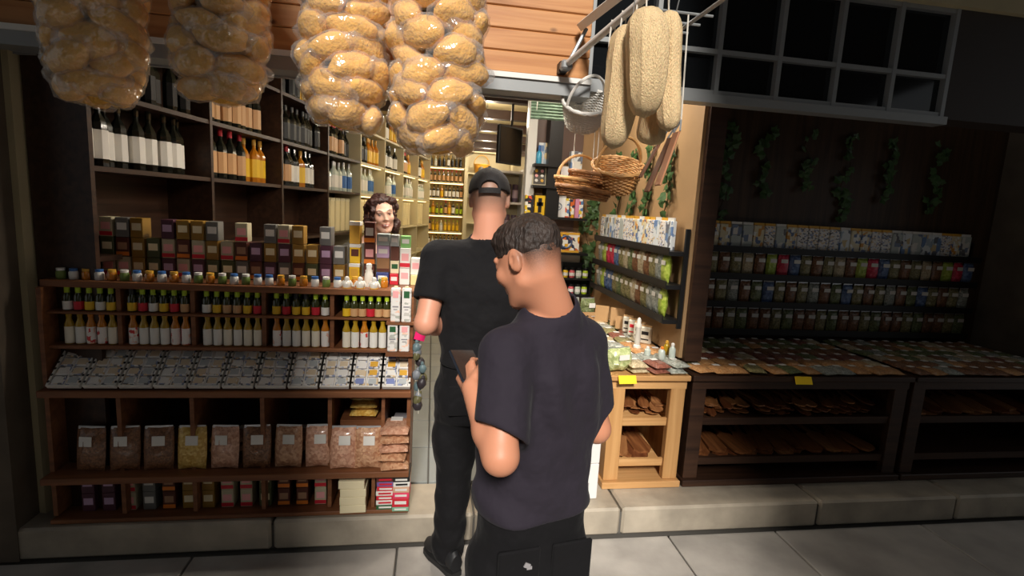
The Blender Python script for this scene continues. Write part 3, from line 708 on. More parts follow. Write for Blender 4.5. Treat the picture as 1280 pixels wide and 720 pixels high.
P_mag = printmat('magazine_print', (238, 206, 60), [(240, 238, 230), (44, 44, 50), (220, 90, 60), (90, 130, 180)], (38, 38, 38), amount=.75)
P_gift = printmat('gift_print', (240, 236, 226), [(236, 176, 40), (50, 60, 90), (220, 110, 50)], (36, 36, 36), amount=.6)
P_blue = printmat('blue_pack_print', (226, 230, 232), [(110, 140, 184), (170, 186, 200), (214, 190, 140), (110, 114, 124)], (30, 30, 20), amount=.5)

def bottle(kind, r, h, glass, label, cap, lh=.42, lz=.12, n=12, whole=False, neck=.3, capz=.86):
    """lathed bottle as parts (body, label, cap); far ones are one mesh"""
    prof = [(r*.9, 0), (r, h*.02), (r, h*(.62)), (r*.75, h*.70), (r*neck*1.1, h*.78), (r*neck, h*.88)]
    cp = [(r*neck*1.25, h*capz), (r*neck*1.25, h), (r*neck*.7, h*1.0)]
    lb = [(r*1.03, h*lz), (r*1.03, h*(lz+lh))]
    if whole:
        mb = MB().lathe(prof, n).lathe(lb, n, mi=1, caps=False).lathe(cp, n, mi=2); return mb.mesh(kind, [glass, label, cap], True)
    return [('body', MB().lathe(prof, n).mesh(kind, glass, True)), ('label', MB().lathe(lb, n, caps=False).mesh(kind+'_label', label, True)), ('cap', MB().lathe(cp, n).mesh(kind+'_cap', cap, True))]
def pack(kind, d, base, label=None, band=None, lid=None):
    """cardboard pack as parts, base centre at the origin, front towards -y"""
    w_, dp, h = d; ps = [('box', MB().box((0, 0, h/2), (w_-.001, dp, h-.001), bev=.002).mesh(kind, base))]
    if label: ps.append(('label', MB().box((0, -dp/2-.0006, h*.55), (w_*.7, .0012, h*.36)).mesh(kind+'_label', label)))
    if band: ps.append(('band', MB().box((0, -dp/2-.0005, h*.16), (w_*.98, .001, h*.2)).mesh(kind+'_band', band)))
    if lid: ps.append(('lid', MB().box((0, 0, h*.9), (w_+.002, dp+.002, h*.19), bev=.002).mesh(kind+'_lid', lid)))
    return ps
def pillow(kind, w_, h, t, mt, lab=M_paper, seal=True, seed=0, flat=False, ls=(.42, .22), lp=.2):
    """filled pouch as parts; stands on its base, front towards -y (flat: lies on its back)"""
    nx, nz = 9, 11; V = []; Fs = []; rr = random.Random(seed)
    for sd_ in (-1, 1):
        for j in range(nz):
            for i in range(nx):
                u, v = i/(nx-1)*2-1, j/(nz-1)*2-1
                b = (max(0, 1-abs(u)**3.2)*max(0, 1-abs(v)**3.0))**.55
                lump = 1+.35*noise.noise(Vector((u*2.4+seed*3.1, v*2.8, sd_*2.0)))
                wv = 1-.05*(1-abs(u))*abs(v)
                V.append((u*w_/2*(1-.06*v*v), sd_*t/2*b*lump, h/2+v*h/2*wv))
    q = nx*nz
    for j in range(nz-1):
        for i in range(nx-1):
            a = j*nx+i; Fs += [(a, a+1, a+nx+1, a+nx), (q+a+nx, q+a+nx+1, q+a+1, q+a)]
    mb = MB().add(V, Fs)
    if flat: mb.v = [(x, -(z-h/2), -y+t*.42) for x, y, z in mb.v]
    ps = [('pouch', mb.mesh(kind, mt, True))]
    if flat:
        ps.append(('label', MB().box((rr.uniform(-.1, .1)*w_, h*lp, t*.98), (w_*ls[0], h*ls[1], .002)).mesh(kind+'_label', lab)))
        if seal: ps.append(('seal', MB().box((0, h*.5, t*.42), (w_*.92, .016, .002)).mesh(kind+'_seal', M_silver)))
    else:
        if lab: ps.append(('label', MB().box((rr.uniform(-.08, .08)*w_, -t*.56, h*(.5+lp)), (w_*ls[0], .002, h*ls[1])).mesh(kind+'_label', lab)))
        if seal: ps.append(('seal', MB().box((0, 0, h*.985), (w_*.9, .003, h*.07)).mesh(kind+'_seal', M_silver)))
    return ps
def grain(name, c, c2, s=90):
    mt, nt, b = nm(name); v = coords(nt, (1, 1, 1), 7)
    vo = nt.nodes.new('ShaderNodeTexVoronoi'); vo.inputs['Scale'].default_value = s; nt.links.new(v, vo.inputs['Vector'])
    sp = nt.nodes.new('ShaderNodeSeparateColor'); nt.links.new(vo.outputs['Color'], sp.inputs[0])
    r = ramp(nt, [(.1, lin(*c)), (.9, lin(*c2))]); nt.links.new(sp.outputs[0], r.inputs[0]); nt.links.new(r.outputs[0], b.inputs['Base Color'])
    bp = nt.nodes.new('ShaderNodeBump'); bp.inputs['Strength'].default_value = .5; bp.inputs['Distance'].default_value = .004
    nt.links.new(vo.outputs['Distance'], bp.inputs['Height']); nt.links.new(bp.outputs[0], b.inputs['Normal'])
    b.inputs['Roughness'].default_value = .5; return coat(mt, .6, .15)
G_nut = grain('nuts_tan', (176, 122, 88), (214, 168, 130)); G_pea = grain('nuts_pink', (188, 132, 104), (224, 176, 146)); G_yel = grain('fruit_yellow', (206, 158, 66), (236, 202, 116)); G_pal = grain('fruit_pale', (224, 204, 140), (240, 226, 178))
G_herb = grain('herb_green', (84, 94, 56), (132, 140, 92), 130); G_oliv = grain('herb_olive', (112, 104, 64), (160, 150, 104), 130); G_brn = grain('spice_brown', (108, 70, 44), (150, 104, 70), 130)
G_red = grain('spice_red', (112, 62, 50), (150, 92, 74), 130); G_org = grain('spice_orange', (182, 124, 72), (208, 160, 108), 130); G_bei = grain('herb_beige', (170, 150, 116), (206, 190, 156), 110); G_gry = grain('herb_grey', (128, 132, 122), (178, 180, 170), 120)
G_lim = grain('candy_lime', (150, 176, 50), (196, 210, 96), 60); G_crm = grain('candy_red', (196, 24, 60), (232, 70, 100), 60); G_blu = grain('candy_blue', (60, 84, 130), (110, 134, 176), 60); G_pale = grain('herb_palegreen', (150, 162, 104), (198, 204, 150), 70)

# ------------------------------------------------------------------ hanging bundles of wrapped sponges
M_sponge = mat('sea_sponge', (240, 182, 84), .9, var=.14, vs=22, bmp=.8, bs=95, rnd=5, sub=.15)
M_film = clearmat('cellophane', .17, .14, bs=34, bmp=1.0)
SPG = []; WRP = []
for s in range(7):
    bm = bmesh.new(); bmesh.ops.create_icosphere(bm, subdivisions=3, radius=1)
    bw = bmesh.new(); bmesh.ops.create_icosphere(bw, subdivisions=3, radius=1)
    sx, sy, sz = R.uniform(.062, .078), R.uniform(.036, .044), R.uniform(.037, .047)
    for v in bm.verts:
        n_ = noise.noise(v.co*1.5+Vector((s*7.3, 0, 0))); n3 = noise.noise(v.co*5+Vector((0, s*3.1, 0)))
        v.co = Vector((v.co.x*sx, v.co.y*sy, v.co.z*sz))*(1+.18*n_+.05*n3)
    for v in bw.verts:
        n_ = noise.noise(v.co*1.5+Vector((s*7.3, 0, 0))); n3 = noise.noise(v.co*7+Vector((0, 0, s*5)))
        k = 1+.18*n_+.18*n3+.13
        cr = max(0, abs(v.co.x)-.72)*1.6                      # gathered corners
        v.co = Vector((v.co.x*sx*(1+cr*.5), v.co.y*sy, v.co.z*sz*(1+cr*.35)))*k
    for b_, L_, nme, mt_ in ((bm, SPG, 'sponge', M_sponge), (bw, WRP, 'wrapper', M_film)):
        me = bpy.data.meshes.new(nme); b_.to_mesh(me); b_.free(); me.materials.append(mt_)
        me.polygons.foreach_set('use_smooth', [True]*len(me.polygons)); L_.append(me)
M_cord = mat('cord_white', (214, 208, 196), .8)
def sponge_bundle(x, y, zb, zt, label, seed, rad=.108):
    rr = random.Random(seed); t = thing('sponge_bundle', label, 'sponges', (x, y, zb), 0, 'bundles of wrapped sponges hanging over the left counter')
    z = .035; row = 0
    while z < zt-zb-.05:
        f = min(1, .62+z*3.0)
        n_ = 5
        for k in range(n_):
            a = math.tau*(k+.5*(row % 2))/n_+rr.uniform(-.14, .14); r_ = rad*f*rr.uniform(.9, 1.07); i = rr.randrange(7)
            o = new('sponge', SPG[i], t, (r_*math.cos(a), r_*math.sin(a), z+rr.uniform(-.012, .012)), (rr.uniform(-.4, .4), rr.uniform(-.45, .45), a+math.pi/2+rr.uniform(-.3, .3)), rr.uniform(1.05, 1.22))
            new('wrapper', WRP[i], o)
        new('sponge', SPG[row % 7], t, (0, 0, z), (0, 0, rr.uniform(0, 6)), 1.15)
        z += .064; row += 1
    new('cord', MB().tube([(0, 0, .05), (0, 0, 2.95-zb)], .004, 6).mesh('cord', M_cord), t)
    return t
sponge_bundle(.0, 1.9, 1.85, 2.62, 'largest bundle of cellophane-wrapped yellow sponges, hanging nearest the doorway', 1, .118)
sponge_bundle(-.322, 1.96, 1.92, 2.62, 'second hanging bundle of wrapped sponges, directly above the woman', 2, .105)
sponge_bundle(-.74, 2.02, 1.98, 2.62, 'third hanging bundle of wrapped sponges counting leftward from the doorway', 3)
sponge_bundle(-1.14, 2.05, 1.95, 2.62, 'hanging bundle of wrapped sponges farthest from the doorway', 4)
t = thing('hanging_rail', 'steel rail carrying the sponge bundles in front of the fascia', 'rail', (-.6, 1.95, 2.94))
new('rail_bar', MB().tube([(-.95, .06, 0), (.85, -.06, 0)], .012, 8).mesh('rail', M_grey), t)
for x in (-.9, .8): new('bracket', MB().box((x, .22, .0), (.03, .5, .03)).mesh('bracket', M_grey), t)

# ------------------------------------------------------------------ left counter (stands on the step, facing the street)
CX0, CX1 = -1.64, -.075
t = thing('display_counter', 'brown wooden display counter full of packaged goods beside the doorway', 'counter', ((CX0+CX1)/2, 2.62, .15))
o_ = Vector(((CX0+CX1)/2, 2.62, .15)); wd = CX1-CX0
def brd(nm_, z, y0, y1, th=.025, x0=CX0, x1=CX1): new(nm_, MB().box(Vector(((x0+x1)/2, (y0+y1)/2, z-th/2))-o_, (x1-x0, y1-y0, th), bev=.003).mesh('board', W_counter), t)
brd('shelf', .172, 2.40, 2.84, .02); brd('shelf', .39, 2.36, 2.84, .03); brd('shelf', .78, 2.38, 2.84, .03)
brd('shelf', .965, 2.45, 2.84, .018); brd('shelf', 1.115, 2.45, 2.84, .012); brd('counter_top', 1.25, 2.45, 2.90, .03)
for x in (CX0+.01, CX1-.01): new('side_panel', MB().box(Vector((x, 2.63, .70))-o_, (.018, .41, 1.04)).mesh('side_panel', W_counter), t)
for x in (-1.35, -1.05, -.75, -.45):
    new('upright', MB().box(Vector((x, 2.63, .465))-o_, (.018, .41, .57)).mesh('upright', W_counter), t); new('upright', MB().box(Vector((x, 2.65, 1.0925))-o_, (.018, .36, .255)).mesh('upright', W_counter), t)
new('divider', MB().box(Vector((-.205, 2.62, .57))-o_, (.016, .40, .35)).mesh('divider', W_counter), t)
new('divider', MB().box(Vector((-.245, 2.62, .27))-o_, (.016, .40, .19)).mesh('divider', W_counter), t)
new('back_panel', MB().box(Vector(((CX0+CX1)/2, 2.85, .70))-o_, (wd, .014, 1.08)).mesh('panel', M_dark), t)

ORD = ['first', 'second', 'third', 'fourth', 'fifth', 'sixth', 'seventh', 'eighth', 'ninth', 'tenth', 'eleventh', 'twelfth']
comp = lambda x: ORD[min(4, max(0, int((-.15-x)/.3)))]
# two rows of bottles with tins at the doorway end
oilA = {k: bottle('oil_'+k, .0185, .102, M_oildk, m_, M_lime, .36, .04, neck=.46, capz=.70) for k, m_ in (('yellow', M_yel), ('tan', C_('label_tan', (206, 160, 112))), ('red', M_red), ('white', M_paper))}
oilA['black cap'] = bottle('oil_blackcap', .0185, .102, M_oildk, M_yel, M_black, .36, .04, neck=.46, capz=.70)
oilB = {k: bottle('cruet_'+k, .0185, .142, m2, m_, m2, .52, .03, neck=.5) for k, m_, m2 in (('white', M_paper, M_oil), ('cream', C_('label_cream', (236, 226, 206)), M_oil), ('rose', printmat('label_rose', (240, 232, 226), [(214, 60, 60), (236, 190, 170)], (60, 60, 60), amount=.25), M_whisky))}
seqA = ['yellow', 'black cap', 'tan', 'tan', 'red', 'tan', 'tan']
x = -.262; i = 0
for x_, k in zip([-.385, -.350, -.313, -.276, -.239, -.202], ['yellow', 'tan', 'tan', 'red', 'tan', 'tan']):
    put(oilA[k], 'oil_bottle', 'small lime-capped oil bottle with %s label, near the white tins' % k, 'bottle', (x_, 2.475, 1.1155), R.uniform(0, 6), 'lime-capped oil bottles beside the tins')
for x_, k in zip([-.385, -.345, -.303, -.261, -.219], ['cream', 'white', 'rose', 'white', 'white']):
    put(oilB[k], 'oil_cruet', 'golden oil cruet with tall pale label, near the white tins', 'bottle', (x_, 2.475, .9655), 0, 'golden cruets beside the tins')
x = -.482
while x > CX0+.05:
    if any(abs(x-q) < .029 for q in (-1.35, -1.05, -.75)): x -= .008; continue
    for dy in (0, .055):
        put(oilA[R.choice(list(oilA))], 'oil_bottle', 'oil bottle in the %s upper compartment of the left counter from the doorway' % comp(x), 'bottle', (x, 2.482+dy, 1.1155), R.uniform(0, 6), 'oil bottles, %s upper compartment' % comp(x))
    put(oilB[R.choice(list(oilB))], 'oil_cruet', 'oil cruet in the %s lower compartment of the left counter from the doorway' % comp(x), 'bottle', (x, 2.482, .9655), R.uniform(0, 6), 'oil cruets, %s lower compartment' % comp(x))
    x -= .043
def tin(kind, w_, h, block): return [('can', MB().box((0, 0, h/2), (w_, w_*.8, h), bev=.004).mesh(kind, P_tin)), ('emblem', MB().box((0, -w_*.4-.0006, h*.82), (w_*.6, .0012, h*.2)).mesh(kind+'_e', block)), ('print', MB().box((0, -w_*.4-.0006, h*.46), (w_*.62, .0012, h*.04)).box((0, -w_*.4-.0006, h*.38), (w_*.4, .0012, h*.025)).mesh(kind+'_p', M_greyb)),
                              ('cap', MB().lathe([(w_*.2, h), (w_*.2, h+.008)], 10).mesh(kind+'_c', M_cream_b))]
tA, tB = tin('tin_green', .043, .16, M_green), tin('tin_plain', .043, .16, M_pink)
sA, sB = tin('tin_small_green', .046, .132, M_green), tin('tin_small_pale', .046, .132, M_pink)
# the top board is cut back where the tall tins stand in front of it
put(tB, 'olive_oil_tin', 'tall pale tin with faded pink emblem beside the lime-capped bottles', 'tin', (-.158, 2.425, 1.107), 0, 'tall white tins')
put(tA, 'olive_oil_tin', 'tall white tin with dark green emblem at the doorway end of the counter', 'tin', (-.108, 2.425, 1.107), 0, 'tall white tins')
put(sA, 'olive_oil_tin', 'short white tin with dark green emblem under the tall tins', 'tin', (-.168, 2.425, .9655), 0, 'short white tins')
put(sB, 'olive_oil_tin', 'short white tin with pale pink emblem under the tall tins', 'tin', (-.114, 2.425, .9655), 0, 'short white tins')
for z, th in ((.955, .02), (1.1015, .010)): new('tin_shelf', MB().box(Vector((-.135, 2.425, z))-o_, (.125, .05, th)).mesh('tin_shelf', W_counter), t)
# sloping trays of small souvenirs
TR = Matrix.Rotation(math.radians(-38), 3, 'X')
trayb = MB().box((0, 0, .006), (.128, .20, .008)).box((-.061, 0, .014), (.007, .20, .022)).box((.061, 0, .014), (.007, .20, .022)).box((0, -.098, .014), (.128, .006, .022)).box((0, .098, .014), (.128, .006, .022)).box((0, 0, .012), (.005, .2, .012)).mesh('tray', M_paper)
strp = MB()
for sx in (-1, 1):
    for k in range(6): strp.box((sx*.061, -.08+k*.032, .0257), (.0085, .010, .001), rot=Matrix.Rotation(sx*.5, 3, 'Z'))
strp = strp.mesh('stripes', M_black)
souv = [MB().box((0, 0, .006), (.05, .042, .010), bev=.003).box((0, 0, .0118), (.036, .028, .002), 1).mesh('souvenir', [P_wht, c]) for c in (M_paper, C_('souv_blue', (128, 140, 190)), M_gold, C_('souv_grey', (186, 190, 190)), C_('souv_sand', (220, 200, 170)))]
x = -.145; k = 0
while x > CX0+.06:
    near = k < 2
    tl = math.radians(42)
    e = thing('souvenir_tray', ('white striped souvenir tray, %s from the doorway end of the sloping row' % ORD[k]), 'tray', (x, 2.475, .853), 0, 'sloping souvenir trays')
    e.rotation_euler = (tl, 0, 0)
    new('tray', trayb, e); new('stripes', strp, e)
    Mx = Matrix.Rotation(tl, 3, 'X')
    for a in range(2):
        for b in range(4):
            p = Mx @ Vector((-.0285+a*.057, -.07+b*.046, .0105))
            s_ = put(souv[R.randrange(5) if near else R.choice((0, 3, 4))], 'souvenir', 'small souvenir pack in the %s striped tray from the doorway' % ORD[k], 'souvenir', (x+p.x, 2.475+p.y, .853+p.z), 0, 'souvenirs in the %s tray' % ORD[k])
            s_.rotation_euler = (tl, 0, 0)
    x -= .1395; k += 1
# top of the counter: stacked boxes, figures
cols = [(-.372, .050, [('tea_yellow', .10, M_yel, M_gold, None, M_paper), ('tea_yellow2', .095, M_yel, M_brown, None, M_paper), ('tea_gold', .11, M_gold, None, None, M_paper)], 'yellow carton'),
        (-.304, .052, [('cocoa', .095, M_brown, M_paper, M_orange, None), ('cocoa2', .105, M_brown, M_pink, M_orange, None), ('cocoa3', .105, M_brown, M_paper, M_orange, None)], 'brown cocoa carton'),
        (-.238, .062, [('soap_blue', .06, C_('box_darkblue', (60, 70, 130)), M_paper, None, None), ('soap_tan', .07, C_('box_tan', (150, 110, 74)), None, M_brown, None), ('soap_lilac', .062, M_lilac, M_paper, None, None), ('soap_clear', .058, C_('box_silver', (168, 178, 176)), M_paper, None, None)], 'small soap box'),
        (-.182, .042, [('herb_red', .055, M_red, M_paper, None, None), ('herb_cream', .065, M_cream_b, M_green, None, None), ('herb_brown', .07, C_('box_choc', (104, 62, 48)), None, None, None), ('herb_grey', .058, C_('box_silver2', (176, 180, 178)), M_paper, None, None)], 'small herb box'),
        (-.130, .050, [('cream_white', .085, M_paper, M_pink, None, None), ('cream_pink', .10, M_paper, M_pink, M_red, None), ('cream_green', .06, C_('box_leaf', (134, 190, 110)), M_paper, None, None)], 'white pink box'),
        (-.078, .048, [('pale_yellow', .05, C_('box_paleyellow', (236, 214, 150)), None, None, None), ('cream_white2', .085, M_paper, M_pink, None, None)], 'pale box')]
POS = ['at the bottom', 'second from the bottom', 'third from the bottom', 'on top']
for x, w_, bx_, nm_ in cols:
    z = 1.2505
    for j, (k, h, base, lab, band, lid) in enumerate(bx_):
        put(pack(k, (w_, .07, h), base, lab, band, lid), 'product_box', '%s %s of its counter-top stack below the woman' % (nm_, POS[j]), 'box', (x, 2.66+.01*R.uniform(-1, 1), z), R.uniform(-.05, .05)); z += h
dk = {k: pack('far_'+k, (.055, .07, .09), m_, l_, b_) for k, m_, l_, b_ in (('ochre', C_('far_ochre', (150, 112, 40)), M_cream_b, None), ('brown', M_brown, C_('far_tan', (170, 130, 100)), M_orange), ('plum', C_('far_plum', (84, 44, 60)), M_lilac, None), ('olive', C_('far_olive', (80, 84, 50)), M_cream_b, None), ('grey', C_('far_grey', (110, 108, 104)), M_paper, None), ('cream', C_('far_cream', (190, 180, 150)), M_pink, M_red))}  # side-area cartons given darker colours so that they look dim
x = -.445
while x > CX0+.03:
    z = 1.2505
    for j in range(R.choice((2, 3, 3))):
        k = R.choice(list(dk)); put(dk[k], 'product_box', '%s carton on the counter top above the %s compartment from the doorway' % (k, comp(x)), 'box', (x, 2.66, z), R.uniform(-.06, .06), 'cartons on the far counter top'); z += .09
    x -= .064
# white figures and small jars in front of the boxes
M_ceram = coat(mat('white_ceramic', (232, 226, 214), .3))
fig = [('figure', MB().lathe([(.016, 0), (.020, .012), (.018, .028), (.010, .036), (.012, .044), (.009, .052), (.002, .056)], 12).mesh('figure', M_ceram, True)), ('arm', MB().tube([(-.012, 0, .034), (-.022, -.004, .022), (-.027, -.006, .008)], [.006, .005, .004], 6).mesh('arm', M_ceram, True)), ('arm', MB().tube([(.012, 0, .034), (.022, -.004, .022), (.027, -.006, .008)], [.006, .005, .004], 6).mesh('arm2', M_ceram, True)), ('base', MB().lathe([(.02, -.0), (.02, .004)], 12).mesh('figbase', M_gold))]
jar = {k: [('glass', MB().lathe([(.016, 0), (.018, .004), (.018, .030), (.014, .036)], 12).mesh('jar_'+k, m_, True)), ('lid', MB().lathe([(.0155, .036), (.0155, .047)], 12).mesh('jarlid_'+k, l_, True))] for k, m_, l_ in (('honey', M_whisky, M_gold), ('green', C_('jar_green', (110, 130, 60)), M_paper), ('white', M_paper, M_blue))}
for x, w_ in ((-.385, 0), (-.325, 0), (-.262, 0)): put(fig, 'ceramic_figure', 'white ceramic figure %s on the counter edge in front of the cartons' % {-.385: 'leftmost', -.325: 'in the middle', -.262: 'nearest the tall tins'}[x], 'figurine', (x, 2.475, 1.2505), 0, 'white figures on the counter edge')
put([('bottle', MB().lathe([(.022, 0), (.024, .02), (.02, .06), (.013, .075), (.013, .09)], 12).mesh('cream_bottle', M_ceram, True)), ('cap', MB().lathe([(.014, .09), (.014, .105), (.008, .11)], 12).mesh('cream_cap', M_paper, True))], 'lotion_bottle', 'white lotion bottle in front of the brown cartons', 'bottle', (-.296, 2.56, 1.2505))
for x, k in ((-.235, 'green'), (-.22, 'honey'), (-.355, 'honey')): put(jar[k], 'small_jar', '%s jar among the white figures on the counter edge' % k, 'jar', (x, 2.53+(.0 if x > -.23 else -.0), 1.2505) if x != -.235 else (x, 2.575, 1.2505), 0, 'jars among the figures')
x = -.43
while x > CX0+.04:
    k = R.choice(list(jar)); put(jar[k], 'small_jar', '%s jar on the far left counter edge' % k, 'jar', (x, 2.49, 1.2505), 0, 'jars on the far counter edge'); x -= .05
# pouches of nuts and dried fruit on the middle shelf
nutS = {k: [pillow('nut_%s%d' % (k, s), .125, .20, .05, g_, seed=s) for s in range(2)] for k, g_ in (('tan', G_nut), ('pink', G_pea), ('yellow', G_yel), ('pale', G_pal), ('brown', G_brn))}
nutF = {k: [pillow('nutflat_%s%d' % (k, s), .135, .19, .042, g_, seed=s+5, flat=True) for s in range(2)] for k, g_ in (('tan', G_nut), ('pink', G_pea), ('yellow', G_yel), ('pale', G_pal), ('brown', G_brn), ('green', G_herb))}
for x_, k, ln in ((-.385, 'pink', .16), (-.272, 'tan', .12)):
    put(nutS[k][0], 'nut_pouch', 'upright pouch of %s nuts leaning forward on the middle shelf, %s' % (k, 'left of its neighbour' if x_ < -.3 else 'beside the flat pile'), 'pouch', (x_, 2.405, .3905), 0, 'pouches on the middle shelf', 1.0, (-ln, 0))
for j, k in enumerate(('tan', 'tan', 'pink', 'tan', 'pink')):
    put(nutF[k][j % 2], 'nut_pouch', 'flat pouch of nuts %s the pile at the doorway end' % ('at the bottom of', 'second from below in', 'in the middle of', 'second from the top of', 'on top of')[j], 'pouch', (-.15+R.uniform(-.006, .006), 2.44, .3905+j*.044), R.uniform(-.1, .1), 'flat pile of nut pouches')
for j, k in enumerate(('yellow', 'yellow', 'pale')):
    put(nutF[k][j % 2], 'fruit_pouch', '%s pouch of dried fruit on the raised stack behind the nuts' % ('lowest yellow', 'upper yellow', 'pale top')[j], 'pouch', (-.31, 2.63, .58+j*.044), R.uniform(-.1, .1), 'dried fruit behind the nuts')
new('riser', MB().box(Vector((-.32, 2.66, .485))-o_, (.2, .26, .19)).mesh('riser', W_counter), t)
for j in range(7):
    put(pack('mini%d' % j, (.07, .10, .022), (M_greyb, M_paper, C_('mini_silver', (190, 186, 180)))[j % 3], None), 'small_carton', 'flat grey carton in the narrow stack beside the counter divider', 'box', (-.135, 2.66, .6125+j*.022 if False else .3905+.0+j*.022), R.uniform(-.1, .1), 'narrow stack of grey cartons')
x = -.50
while x > CX0+.06:
    k = R.choice(('tan', 'brown', 'pink', 'yellow', 'brown'))
    put(nutS[k][R.randrange(2)], 'nut_pouch', 'upright %s pouch on the middle shelf at the far left' % k, 'pouch', (x, 2.43, .3905), R.uniform(-.1, .1), 'pouches on the far middle shelf', 1.0, (-.12, 0))
    for j in range(2): put(nutF[k][0], 'nut_pouch', 'flat %s pouch lying behind the upright ones at the far left' % k, 'pouch', (x, 2.66, .3905+j*.045), 0, 'flat pouches on the far middle shelf')
    x -= .14
# boxes on the bottom shelf
cb = [('box', MB().box((0, 0, .02), (.12, .16, .04), bev=.002).mesh('cream_box', M_cream_b)), ('label', MB().box((0, -.02, .0405), (.07, .05, .001)).mesh('cream_label', M_greyb))]
for j in range(4): put(cb, 'cream_box', 'cream flat box %s of the low stack at the counter foot' % ('at the bottom', 'second from below', 'third from below', 'on top')[j], 'box', (-.338+R.uniform(-.005, .005), 2.46, .1725+j*.0412), R.uniform(-.04, .04), 'stack of cream boxes')
cl = [M_green, M_paper, M_red, M_paper, M_red, C_('box_violet', (120, 90, 150)), M_brown]
for j in range(7): put(pack('sweet%d' % j, (.085, .15, .024), cl[j], (M_paper if j in (0, 2, 4) else M_red)), 'sweet_box', '%s sweet box, %s in the left pile under the nuts' % (('green', 'white', 'red', 'white', 'red', 'violet', 'brown')[j], ('lowest', 'second', 'third', 'fourth', 'fifth', 'sixth', 'top')[j]), 'box', (-.186+R.uniform(-.004, .004), 2.475, .1725+j*.024), R.uniform(-.03, .03), 'sweet boxes in the left pile')
cl = [C_('box_mint', (130, 180, 150)), M_red, C_('box_rose', (226, 60, 96)), C_('box_skin', (214, 170, 140)), M_paper, M_black]
for j in range(6): put(pack('sweetb%d' % j, (.08, .15, (.022, .045, .03, .03, .025, .025)[j]), cl[j], M_paper if j != 4 else M_black), 'sweet_box', '%s sweet box in the right pile at the counter foot' % ('mint', 'large red', 'rose', 'beige', 'white', 'black')[j], 'box', (-.128+.018, 2.455, .1725+sum((.022, .045, .03, .03, .025, .025)[:j])), R.uniform(-.03, .03), 'sweet boxes in the right pile')
x = -.50
while x > CX0+.06:
    k = R.choice(list(dk))
    for j in range(2): put(dk[k], 'product_box', '%s carton on the bottom shelf at the far left' % k, 'box', (x, 2.50, .1725+j*.09), 0, 'cartons on the far bottom shelf')
    x -= .085
# bunch of little bags hanging at the counter end
t = thing('hanging_pouches', 'bunch of small lavender pouches with a hot pink tag hanging at the counter end', 'pouches', (-.048, 2.46, 1.06))
new('hook', MB().tube([(-.03, 0, .05), (0, 0, .06), (0, 0, .02)], .003, 6).mesh('hook', M_grey), t)
new('tag', MB().box((.006, -.03, -.02), (.05, .004, .045), rot=Matrix.Rotation(.25, 3, 'Y')).mesh('tag', M_hot), t)
pc = [C_('pouch_dark', (52, 46, 50)), C_('pouch_teal', (96, 116, 120)), C_('pouch_grey', (130, 134, 140)), C_('pouch_olive', (96, 92, 60))]
for k in range(13):
    s = MB().lathe([(.004, .03), (.008, .022), (.006, .017), (.015, .008), (.018, -.006), (.012, -.02), (.003, -.022)], 8).mesh('little_pouch', pc[k % 4], True)
    new('little_pouch', s, t, (R.uniform(-.012, .028), R.uniform(-.03, .03), -.04-.028*k+R.uniform(-.01, .01)), (R.uniform(-.4, .4), R.uniform(-.4, .4), 0), R.uniform(1, 1.4))
new('string', MB().tube([(0, 0, .03), (.005, 0, -.2), (.008, 0, -.42)], .002, 5).mesh('string', M_cord), t)
# ------------------------------------------------------------------ interior: shelves of bottles along the left wall
LED = mat('led_warm', (255, 236, 190), .5, emit=(255, 222, 160), es=2.8)
far = {}
def fb(k, *a, **kw):
    if k not in far: far[k] = bottle(k, *a, n=8, whole=True, **kw)
    return far[k]
KIND = {'gold liqueur bottle': lambda: fb('gold', .036, .29, M_whisky, M_yel, M_gold), 'dark wine bottle': lambda: fb('wine', .036, .30, M_wineg, M_paper, M_wineg), 'dark bottle with tan label': lambda: fb('wine2', .036, .30, M_wineg, MATS['label_tan'], M_red),
        'clear spirit bottle': lambda: fb('clear', .034, .27, M_clearb, M_paper, M_silver), 'blue labelled bottle': lambda: fb('blue', .034, .28, M_clearb, M_blue, M_silver), 'green oil bottle': lambda: fb('oilg', .032, .25, M_oildk, M_lime, M_lime), 'yellow oil bottle': lambda: fb('oily', .032, .25, M_oil, M_yel, M_lime),
        'white labelled bottle': lambda: fb('white', .033, .24, M_clearb, M_paper, M_paper), 'black bottle': lambda: fb('black', .034, .28, M_wineg, M_black, M_black)}
KM = {k: f() for k, f in KIND.items()}
ud = Vector((dl.x, dl.y, 0)).normalized(); nd = Vector((ud.y, -ud.x, 0)); LWR = math.atan2(ud.y, ud.x)
def wl(s, d, z): p = Vector((WL0.x, WL0.y, 0))+ud*s+nd*d; return Vector((p.x, p.y, z))
LEN = (WL1-WL0).length
t = thing('wall_shelving', 'long wall shelving of bottles along the left wall, cream but shade-darkened near the street', 'shelving', wl(0, .01, .15), LWR)
def wbox(nm_, s0, s1, z0, z1, d0, d1, mt): new(nm_, MB().box(((s0+s1)/2, -(d0+d1)/2, (z0+z1)/2-.15), (s1-s0, d1-d0, z1-z0)).mesh(nm_, mt), t)
ZS = (1.35, 1.74, 2.06, 2.40)
M_shelf = mat('shelf_cream', (206, 194, 158), .5)
for z in (.6, .95)+ZS: wbox('shelf', .05+4*(LEN-.4)/8, LEN-.35, z-.022, z, .0, .27, M_shelf); wbox('dimmed_shelf', .05, .05+4*(LEN-.4)/8, z-.022, z, .0, .27, W_dimmed)  # cream shelving recoloured dark near the street to look shaded
nb = 8; bw = (LEN-.4)/nb
for k in range(nb+1): wbox('upright', .05+k*bw-.011, .05+k*bw+.011, .15, 2.66, .0, .275, M_shelf if k >= 4 else W_dimmed)
wbox('dimmed_back_panel', .05, .05+4*bw, .15, 2.66, -.004, .006, W_dimmed)
RK = ['dark wine bottle', 'dark bottle with tan label', 'gold liqueur bottle', 'black bottle']
